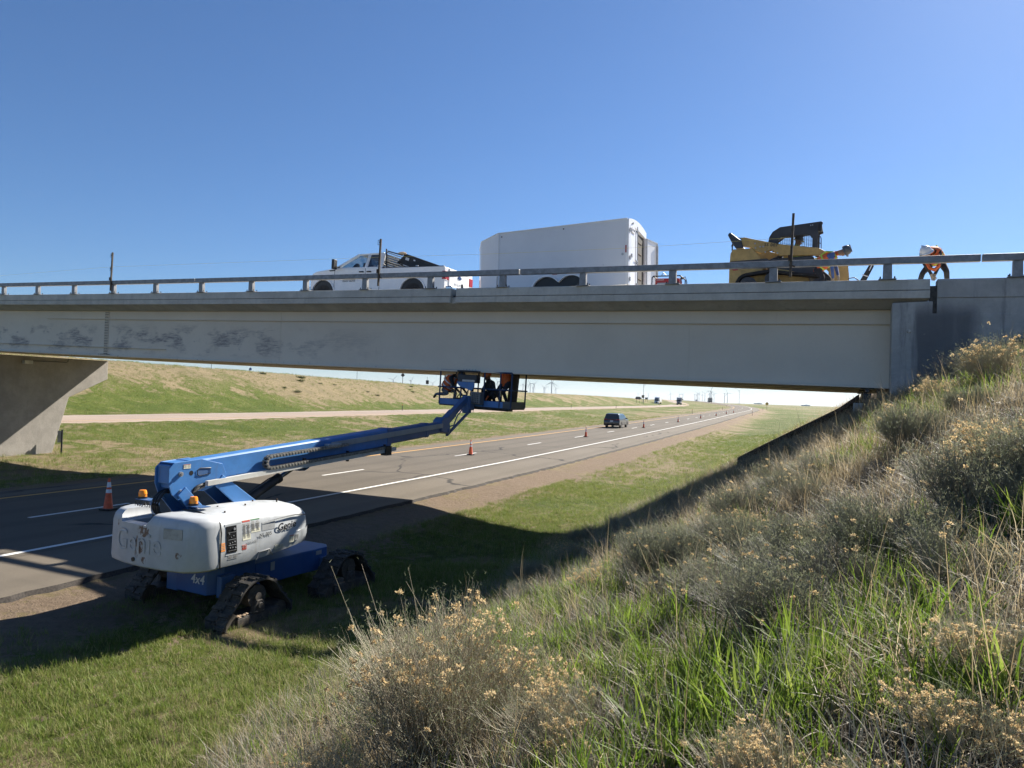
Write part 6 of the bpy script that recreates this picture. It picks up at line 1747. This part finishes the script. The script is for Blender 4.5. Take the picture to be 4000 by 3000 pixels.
def scatter(name, col, xy, scl, label_kind='stuff', tilt=.15, zoff=-.01):
    n = len(xy); z = ground(xy[:, 0], xy[:, 1]) + zoff
    co = np.stack([xy[:, 0], xy[:, 1], z], 1)
    me = bpy.data.meshes.new(name); me.vertices.add(n); me.vertices.foreach_set('co', co.astype(np.float32).ravel())
    rot_ = np.stack([RNG.normal(0, tilt, n), RNG.normal(0, tilt, n), RNG.uniform(0, 6.283, n)], 1).astype(np.float32)
    a = me.attributes.new('rot', 'FLOAT_VECTOR', 'POINT'); a.data.foreach_set('vector', rot_.ravel())
    a = me.attributes.new('scl', 'FLOAT', 'POINT'); a.data.foreach_set('value', scl.astype(np.float32))
    a = me.attributes.new('pid', 'INT', 'POINT'); a.data.foreach_set('value', RNG.integers(0, len(col.objects), n).astype(np.int32))
    o = bpy.data.objects.new(name, me); COL.objects.link(o); struct(o, 'stuff')
    ng = bpy.data.node_groups.new(name, 'GeometryNodeTree')
    ng.interface.new_socket('Geometry', in_out='INPUT', socket_type='NodeSocketGeometry'); ng.interface.new_socket('Geometry', in_out='OUTPUT', socket_type='NodeSocketGeometry')
    N = ng.nodes.new; gi, go = N('NodeGroupInput'), N('NodeGroupOutput'); iop = N('GeometryNodeInstanceOnPoints'); ci = N('GeometryNodeCollectionInfo')
    ci.inputs['Collection'].default_value = col; ci.inputs['Separate Children'].default_value = True; ci.inputs['Reset Children'].default_value = True
    def attr(nm, dt):
        q = N('GeometryNodeInputNamedAttribute'); q.data_type = dt; q.inputs['Name'].default_value = nm; return q.outputs['Attribute']
    L = ng.links.new
    L(gi.outputs[0], iop.inputs['Points']); L(ci.outputs[0], iop.inputs['Instance']); iop.inputs['Pick Instance'].default_value = True
    L(attr('pid', 'INT'), iop.inputs['Instance Index']); L(attr('scl', 'FLOAT'), iop.inputs['Scale'])
    er = N('FunctionNodeEulerToRotation'); L(attr('rot', 'FLOAT_VECTOR'), er.inputs[0]); L(er.outputs[0], iop.inputs['Rotation'])
    L(iop.outputs[0], go.inputs[0])
    md = o.modifiers.new('scatter', 'NODES'); md.node_group = ng
    return o

def visible(x, y, z, margin=.30):
    F_ = np.array(_f); R_ = np.array(_r2); U_ = np.array(_u2)
    v = np.stack([x, y, z - ZC], -1); w = v @ F_
    u = (v @ R_) / np.maximum(w, 1e-3) / (2000 / 2750.); t = (v @ U_) / np.maximum(w, 1e-3) / (1500 / 2750.)
    return (w > .4) & (np.abs(u) < 1 + margin) & (t < 1.1) & (t > -1 - margin)
def nz(x, y, k, ph=0.0):
    return .5 + .25 * (np.sin(x * k + 1.3 * np.sin(y * k * .7 + ph) + ph) + np.sin(y * k * 1.13 + 1.7 * np.sin(x * k * .6 + ph * 2) + ph * 1.7))
def field(x0, x1, y0, y1, dens, keep):
    n = int((x1 - x0) * (y1 - y0) * dens); x = RNG.uniform(x0, x1, n); y = RNG.uniform(y0, y1, n)
    t = lat(x, y); p = x * BN[0] + y * BN[1]; s = (x - BP0[0]) * BB[0] + (y - BP0[1]) * BB[1]; z = ground(x, y)
    k = visible(x, y, z) & (RNG.uniform(0, 1, n) < keep(x, y, t, p))
    k &= ~((s > 34.0) & (p > 17.7))
    return np.stack([x[k], y[k]], 1)

# short green verge around the lift
xy = np.vstack([field(-14, 3, 2.5, 17, 170, lambda x, y, t, p: ((t > 5.2) & (t < 10.6)) * np.clip(.15 + 1.1 * nz(x, y, .9, 2), 0, 1) * _sm((t - 4.9) / 1.2) + ((t > 4.2) & (t <= 5.2)) * .25 * nz(x, y, 3, 1)),
                field(-10, 9, 17, 34, 70, lambda x, y, t, p: ((t > 4.8) & (t < 11)) * np.clip(.2 + nz(x, y, .7, 2), 0, 1))])
scatter('verge_grass', P_LAWN, xy, RNG.uniform(.7, 1.25, len(xy)))
xy = field(-14, 3, 2.5, 30, 40, lambda x, y, t, p: ((t > 4.5) & (t < 10.8)) * np.clip(nz(x, y, .75, 5) * 1.6 - .75, 0, 1))
scatter('verge_dry_grass', P_DRY, xy, RNG.uniform(.25, .5, len(xy)), tilt=.5)
# right ditch and verge beyond the bridge
xy = field(-2, 60, 30, 95, 9, lambda x, y, t, p: ((t > 5) & (t < 22)) * np.clip(.3 + nz(x, y, .3, 2), 0, 1) * np.clip(60 / y, 0, 1))
scatter('verge_grass', P_LAWN, xy, RNG.uniform(1.0, 1.9, len(xy)))
# median and hillside tufts
xy = field(-75, 60, 22, 150, 6, lambda x, y, t, p: (((t < -10.2) & (t > -29.3)) | ((t < -41) & (t > -62))) * np.clip(.25 + nz(x, y, .35, 4), 0, 1) * np.clip(45 / y, 0, 1))
scatter('median_grass', P_LAWN, xy, RNG.uniform(1.0, 2.0, len(xy)))
xy = field(-75, 60, 22, 150, 3, lambda x, y, t, p: (((t < -9.6) & (t > -29.3)) | ((t < -44) & (t > -62))) * np.clip(nz(x, y, .3, 9) * 1.5 - .3, 0, 1) * np.clip(45 / y, 0, 1))
scatter('median_dry_grass', P_DRY, xy, RNG.uniform(.35, .8, len(xy)), tilt=.4)

# embankment: brush litter, green and dry bunch grass
emb = lambda t, p: (t > 9.4) & ((p < 17.8) | ((t < 18) & (p < 30)))
nearw = lambda y: np.clip(9.0 / np.maximum(y, 3), .25, 1)
GH = ((.72, 3.35, .45), (1.25, 3.7, .5), (1.8, 3.5, .45), (.35, 5.0, .4), (.9, 5.9, .5), (-.5, 7.2, .8), (.4, 9, .8), (6.2, 10.6, .8), (7.8, 12.2, .8), (3.3, 4.4, .4), (1.9, 2.6, .3), (4.6, 9.9, .4))
green = lambda x, y: np.clip(nz(x, y, 1.25, 1) * 1.1 + nz(x, y, 3.1, 6) * .5 - .86 + sum(.8 * np.exp(-((x - a) ** 2 + (y - b) ** 2) / r ** 2) for a, b, r in GH), 0, 1.3)
def dryhot(x, y): return np.exp(-(((x - 4.6) / 1.6) ** 2 + ((y - 12.2) / 2.6) ** 2)) + np.exp(-(((x - 7.5) / 2.5) ** 2 + ((y - 17.0) / 2.2) ** 2)) + .7 * np.exp(-(((x - 12) / 3) ** 2 + ((y - 25) / 4) ** 2))
def bare(x, y): return np.exp(-(((x - 5.0) / 1.5) ** 2 + ((y - 7.6) / 1.3) ** 2)) + .6 * np.exp(-(((x - 3.6) / .7) ** 2 + ((y - 6.6) / .8) ** 2))
xy = field(-3, 13, 1.0, 27, 80, lambda x, y, t, p: emb(t, p) * nearw(y) * np.clip(.3 + nz(x, y, 3.7, 3), 0, 1) * np.clip(.18 + .95 * green(x, y) - .9 * bare(x, y) - .7 * dryhot(x, y), 0, 1) * (.35 + .65 * _sm((p - .5) / 1.5)))
scatter('tall_grass', P_TALL, xy, RNG.uniform(.45, .95, len(xy)) * np.interp(xy[:, 1], [1, 4, 9], [.75, .9, 1.0]))
xy = field(-3, 13, 1.0, 27, 70, lambda x, y, t, p: emb(t, p) * nearw(y) * np.clip(.22 * nz(x, y, 1.7, 3) + dryhot(x, y) * 2.6 + .12 - .15 * bare(x, y), 0, 1))
scatter('dry_bunch_grass', P_DRY, xy, RNG.uniform(.45, 1.0, len(xy)))
xy = field(-3, 13, .8, 27, 60, lambda x, y, t, p: emb(t, p) * nearw(y))
HOT = lambda x, y: sum(np.exp(-((x - a) ** 2 + (y - b) ** 2) / (r * 1.15) ** 2) for a, b, r in GH)
BG = field(-1, 9, 1.8, 14, 36, lambda x, y, t, p: emb(t, p) * nearw(y) * np.clip(.35 + nz(x, y, 4.3, 2), 0, 1) * np.clip(HOT(x, y) * 1.1 + .10 * (y < 9) * nz(x, y, 2.3, 4) - .12, 0, 1))
scatter('broad_grass', P_BROAD, BG, RNG.uniform(.55, 1.0, len(BG)))
scatter('plant_litter', P_LIT, xy, RNG.uniform(.6, 1.3, len(xy)), zoff=.01)
xy = field(-3, 13, .8, 27, 36, lambda x, y, t, p: emb(t, p) * nearw(y) * np.clip(.35 + nz(x, y, 2.1, 8) - .8 * bare(x, y) - .6 * dryhot(x, y), 0, 1))
scatter('dry_brush', P_TWIG, xy, RNG.uniform(.5, 1.25, len(xy)))
xy = field(-3, 13, 1.5, 27, 2.2, lambda x, y, t, p: emb(t, p) * np.clip(.35 + nz(x, y, 1.2, 8) + dryhot(x, y), 0, 1))
SG = field(-1, 9, 13, 26, 26, lambda x, y, t, p: (t > 8.6) * (p > 17.7) * (p < 20.2) * (t < 16) * np.clip(.2 + nz(x, y, 2.2, 1), 0, 1))
scatter('shade_grass', P_DRY, SG, RNG.uniform(.4, .95, len(SG)))
DH = field(-1, 10, 12, 24, 40, lambda x, y, t, p: (t > 9.6) * (x < 7.6) * np.exp(-((p - 17.3) / .7) ** 2))
scatter('dry_bunch_grass', P_DRY, DH, RNG.uniform(.45, .9, len(DH)))
scatter('grass_stalks', P_STALK, xy, RNG.uniform(.6, 1.1, len(xy)))

# individual rabbitbrush
def brush_mesh(seed, R, H, nst, flowers, grey):
    g = np.random.default_rng(seed); vs, fs, ti = [], [], []; lv, lf, lt = [], [], []; fv, ff, ft = [], [], []
    def tube(path, r0, r1, t_):
        b = len(vs); n = len(path)
        for k, p in enumerate(path):
            r = r0 + (r1 - r0) * k / (n - 1)
            for j in range(3):
                a = 2.094 * j; vs.append((p[0] + r * math.cos(a), p[1] + r * math.sin(a), p[2])); ti.append(t_)
        for k in range(n - 1):
            for j in range(3): fs.append((b + 3 * k + j, b + 3 * k + (j + 1) % 3, b + 3 * k + 3 + (j + 1) % 3, b + 3 * k + 3 + j))
    def leafy(p, d, cnt):
        for _ in range(cnt):
            q = p + d * g.uniform(-.3, 1) * .05; dd = g.normal(0, 1, 3); dd[2] = abs(dd[2]) + .3; dd /= np.linalg.norm(dd); s_ = np.cross(dd, g.normal(0, 1, 3)); s_ /= np.linalg.norm(s_) + 1e-6
            b = len(lv); ln = g.uniform(.015, .035); w = .0016
            lv.extend([tuple(q - s_ * w), tuple(q + s_ * w), tuple(q + dd * ln)]); lf.append((b, b + 1, b + 2)); lt.extend([g.uniform()] * 3)
    def head(p, rad):
        t0 = g.uniform()
        for _ in range(int(16 + 500 * rad)):
            dd = g.normal(0, 1, 3); dd[2] += .7; dd /= np.linalg.norm(dd); q = p + dd * rad * g.uniform(.2, 1) * np.array([1, 1, .7]); s_ = np.cross(dd, g.normal(0, 1, 3)); s_ /= np.linalg.norm(s_) + 1e-6; u_ = np.cross(dd, s_)
            b = len(fv); w = g.uniform(.003, .006); l = g.uniform(.006, .013)
            fv.extend([tuple(q - s_ * w), tuple(q + s_ * w), tuple(q + dd * l + s_ * w * .6), tuple(q + dd * l - s_ * w * .6)]); ff.append((b, b + 1, b + 2, b + 3)); ft.extend([min(1, max(0, t0 * .5 + g.uniform(0, .5)))] * 4)
    ph = g.uniform(0, 6, 4)
    for i in range(nst):
        a = g.uniform(0, 6.283); rr = math.sqrt(g.uniform(.02, 1)); ra = R * (1 + .22 * math.sin(3 * a + ph[0]) + .14 * math.sin(5 * a + ph[1])); ha = H * (1 + .16 * math.sin(2 * a + ph[2]) * rr + .12 * math.sin(4 * a + ph[3]) * rr)
        top = np.array([math.cos(a) * ra * rr, math.sin(a) * ra * rr, ha * math.sqrt(max(.06, 1 - .75 * rr * rr)) * g.uniform(.62, 1.08)])
        fp = flowers * (.25 + 1.5 * max(0, math.sin(2 * a + ph[1] + 3 * rr)))
        base = np.array([math.cos(a) * R * .10 * g.uniform(.2, 1.5), math.sin(a) * R * .10 * g.uniform(.2, 1.5), -.03]); mid = base * .55 + top * .45; mid[:2] *= 1.18; mid += g.normal(0, .02, 3)
        pts = []
        jit = g.normal(0, .012, (7, 3))
        for k in range(7):
            f = k / 6; pts.append(base * (1 - f) ** 2 + 2 * mid * f * (1 - f) + top * f * f + jit[k] * (f > 0))
        t_ = g.uniform(); tube(pts[:5], .0062 * (.8 + R * .5), .003, t_)
        d0 = pts[5] - pts[3]; d0 /= np.linalg.norm(d0)
        for q in range(g.integers(4, 8)):
            st = pts[g.integers(2, 5)]; dd = d0 * g.uniform(.6, 1.1) + g.normal(0, .38, 3); dd[2] = dd[2] * .8 + .35; dd /= np.linalg.norm(dd)
            ln = np.linalg.norm(top - st) * g.uniform(.65, 1.05) + .02; c1 = st + dd * ln * .5 + g.normal(0, .012, 3); e = st + dd * ln + np.array([0, 0, .03]) * ln
            tube([st, c1, e], .0022, .0011, g.uniform()); leafy(c1, dd, 2); leafy(e, dd, 3)
            for _ in range(2):
                e2 = c1 + (dd + g.normal(0, .45, 3)) * ln * g.uniform(.25, .5); tube([c1, e2], .0013, .0008, g.uniform()); leafy(e2, dd, 2)
                if g.uniform() < fp * .35 and e2[2] > H * .45: head(e2, g.uniform(.008, .018))
            if g.uniform() < fp: head(e, g.uniform(.012, .030))
    return (vs, fs, ti), (lv, lf, lt), (fv, ff, ft)
BR = []
for seed, R, H, n, fl, grey in ((1, .66, .78, 230, .20, 0), (2, .5, .5, 110, .26, 0), (3, .5, .55, 170, .02, 1), (4, .5, .42, 70, .45, 0), (5, .5, .45, 75, .05, 1)):
    a, b, c = brush_mesh(seed, R, H, n, fl, grey)
    ms = tint_mesh('brush_stems', *a, MT['stem_grey'] if grey else MT['stem']); ml = tint_mesh('brush_leaves', *b, MT['brush_leaf']); mf = tint_mesh('brush_flowers', *c, MT['flower']) if c[0] else None
    BR.append((ms, ml, mf))
SH = [(0, -.42, 4.62, 1.18, 'largest rabbitbrush, straw coloured with tan seed heads at the slope toe'),
      (3, 1.27, 13.4, .95, 'rabbitbrush with tan heads on slope edge right of the boom lift'),
      (3, 2.80, 8.3, .62, 'bright tan headed rabbitbrush halfway up the slope below the dry grass'),
      (2, 5.0, 8.8, 1.10, 'rounded bare grey bush on the slope below the abutment'),
      (3, 6.9, 11.3, 1.0, 'tan headed rabbitbrush below the abutment corner'),
      (1, 7.6, 11.1, 1.35, 'large flowering rabbitbrush against the foot of the wing wall'),
      (3, 7.25, 13.6, .9, 'tan headed rabbitbrush just right of the bridge bearing'),
      (1, 3.95, 5.45, 1.1, 'wide rabbitbrush standing above the tall green grass, uphill of the bare grey bushes'),
      (1, 4.5, 6.4, .9, 'flowering rabbitbrush uphill of the bare soil patch'),
      (4, 2.2, 4.75, .85, 'low grey leafy bush in the middle of the slope'),
      (4, 2.2, 5.6, .95, 'low grey bush just uphill of the tall green grass'),
      (2, 2.7, 5.3, .9, 'dense bare grey bush in the middle of the slope'),
      (2, 2.0, 7.6, .75, 'bare grey bush above the slope toe'),
      (4, 2.65, 4.2, .8, 'low grey bush beside the tallest green grass on the slope'),
      (3, .98, 2.75, .62, 'tan headed rabbitbrush below the tall green grass, low on the slope'),
      (3, 1.62, 2.45, .55, 'tan headed rabbitbrush uphill of the others at the viewer feet'),
      (1, 2.0, 2.85, .55, 'flowering rabbitbrush just above the tan headed ones at the viewer feet'),
      (3, 1.25, 2.35, .45, 'smallest tan headed rabbitbrush between two larger ones at the viewer feet'),
      (0, -.95, 3.75, .75, 'smaller straw coloured rabbitbrush beside the largest one, towards the lawn'),
      (1, .30, 3.9, .75, 'low flowering rabbitbrush beside the largest one, on its uphill side'),
      (4, 3.9, 10.2, .9, 'grey bush beside the patch of pale dry grass'),
      (2, 6.1, 9.4, .75, 'small bare bush uphill of the rounded grey bush')]
g_ = np.random.default_rng(77)
for i in range(58):
    lo_ = i < 20
    for _ in range(60):
        x, y = (g_.uniform(1.6, 4.6), g_.uniform(4.0, 9.5)) if lo_ else (g_.uniform(-1, 11), g_.uniform(3.2, 21)); t = float(lat(x, y)); p = x * BN[0] + y * BN[1]
        if 10.6 < t and p < 17.2 and all(math.hypot(x - q[1], y - q[2]) > (.5 if lo_ else .75) for q in SH) and not (float(bare(x, y)) > .3) and not (float(dryhot(x, y)) > .55): break
    SH.append((int(g_.choice([2, 4] if lo_ else [1, 2, 3, 4, 4, 2])), x, y, g_.uniform(.7, 1.1) if lo_ else g_.uniform(.45, .95), None))
for i, (k, x, y, s, lb) in enumerate(SH):
    ms, ml, mf = BR[k]
    o = bpy.data.objects.new('rabbitbrush', ms); COL.objects.link(o)
    o.location = (x, y, gz(x, y) - .02); o.rotation_euler = (g_.normal(0, .06), g_.normal(0, .06), g_.uniform(0, 6.28)); o.scale = (s, s, s * (1.12 if i == 0 else g_.uniform(.9, 1.1)))
    tag(o, lb or ('small tan headed rabbitbrush among the grass on the slope' if k in (1, 3) else 'small bare grey bush among the grass on the slope'), 'shrub', 'rabbitbrush on the embankment')
    c = bpy.data.objects.new('leaves', ml); COL.objects.link(c); c.parent = o
    if mf:
        c = bpy.data.objects.new('seed_heads', mf); COL.objects.link(c); c.parent = o
# dark sage clumps on the hillside
vs, fs, ti = blades(160, .35, (.25, .55), (.02, .04), (.1, 1.3), (0, .8), 900)
MT['sage'] = leaf_mat('hill_bush', [(.05, .065, .022), (.075, .095, .032), (.105, .12, .05)], .2)
sm_me = tint_mesh('hill_bush', vs, fs, ti, MT['sage'])
for i in range(14):
    y = g_.uniform(66, 135); t = g_.uniform(-57, -49); x, y2 = at_t(y, t)
    o = bpy.data.objects.new('hill_bush', sm_me); COL.objects.link(o); o.location = (x, y2, gz(x, y2) - .05); s = g_.uniform(.6, 1.5); o.scale = (s * 1.5, s, s * .7); o.rotation_euler = (0, 0, g_.uniform(0, 6))
    tag(o, 'low dark green bush on the dry hillside', 'bush', 'dark bushes on the hillside')

# ------------------------------------------------------------------ thin haze over the plain
mb = MB(); mb.box((0, 4000, 74), (23400, 23400, 150))
me = mb.mesh('haze', [])
HZ = bpy.data.objects.new('haze', me); COL.objects.link(HZ); struct(HZ, 'stuff')
_hm = bpy.data.materials.new('haze'); _hm.use_nodes = True
for n_ in list(_hm.node_tree.nodes): _hm.node_tree.nodes.remove(n_)
_o = _hm.node_tree.nodes.new('ShaderNodeOutputMaterial'); _v = _hm.node_tree.nodes.new('ShaderNodeVolumePrincipled')
_v.inputs['Color'].default_value = (.80, .87, .95, 1); _v.inputs['Density'].default_value = 0.00005; _v.inputs['Anisotropy'].default_value = .2
_hm.node_tree.links.new(_v.outputs[0], _o.inputs['Volume'])
me.materials.append(_hm)
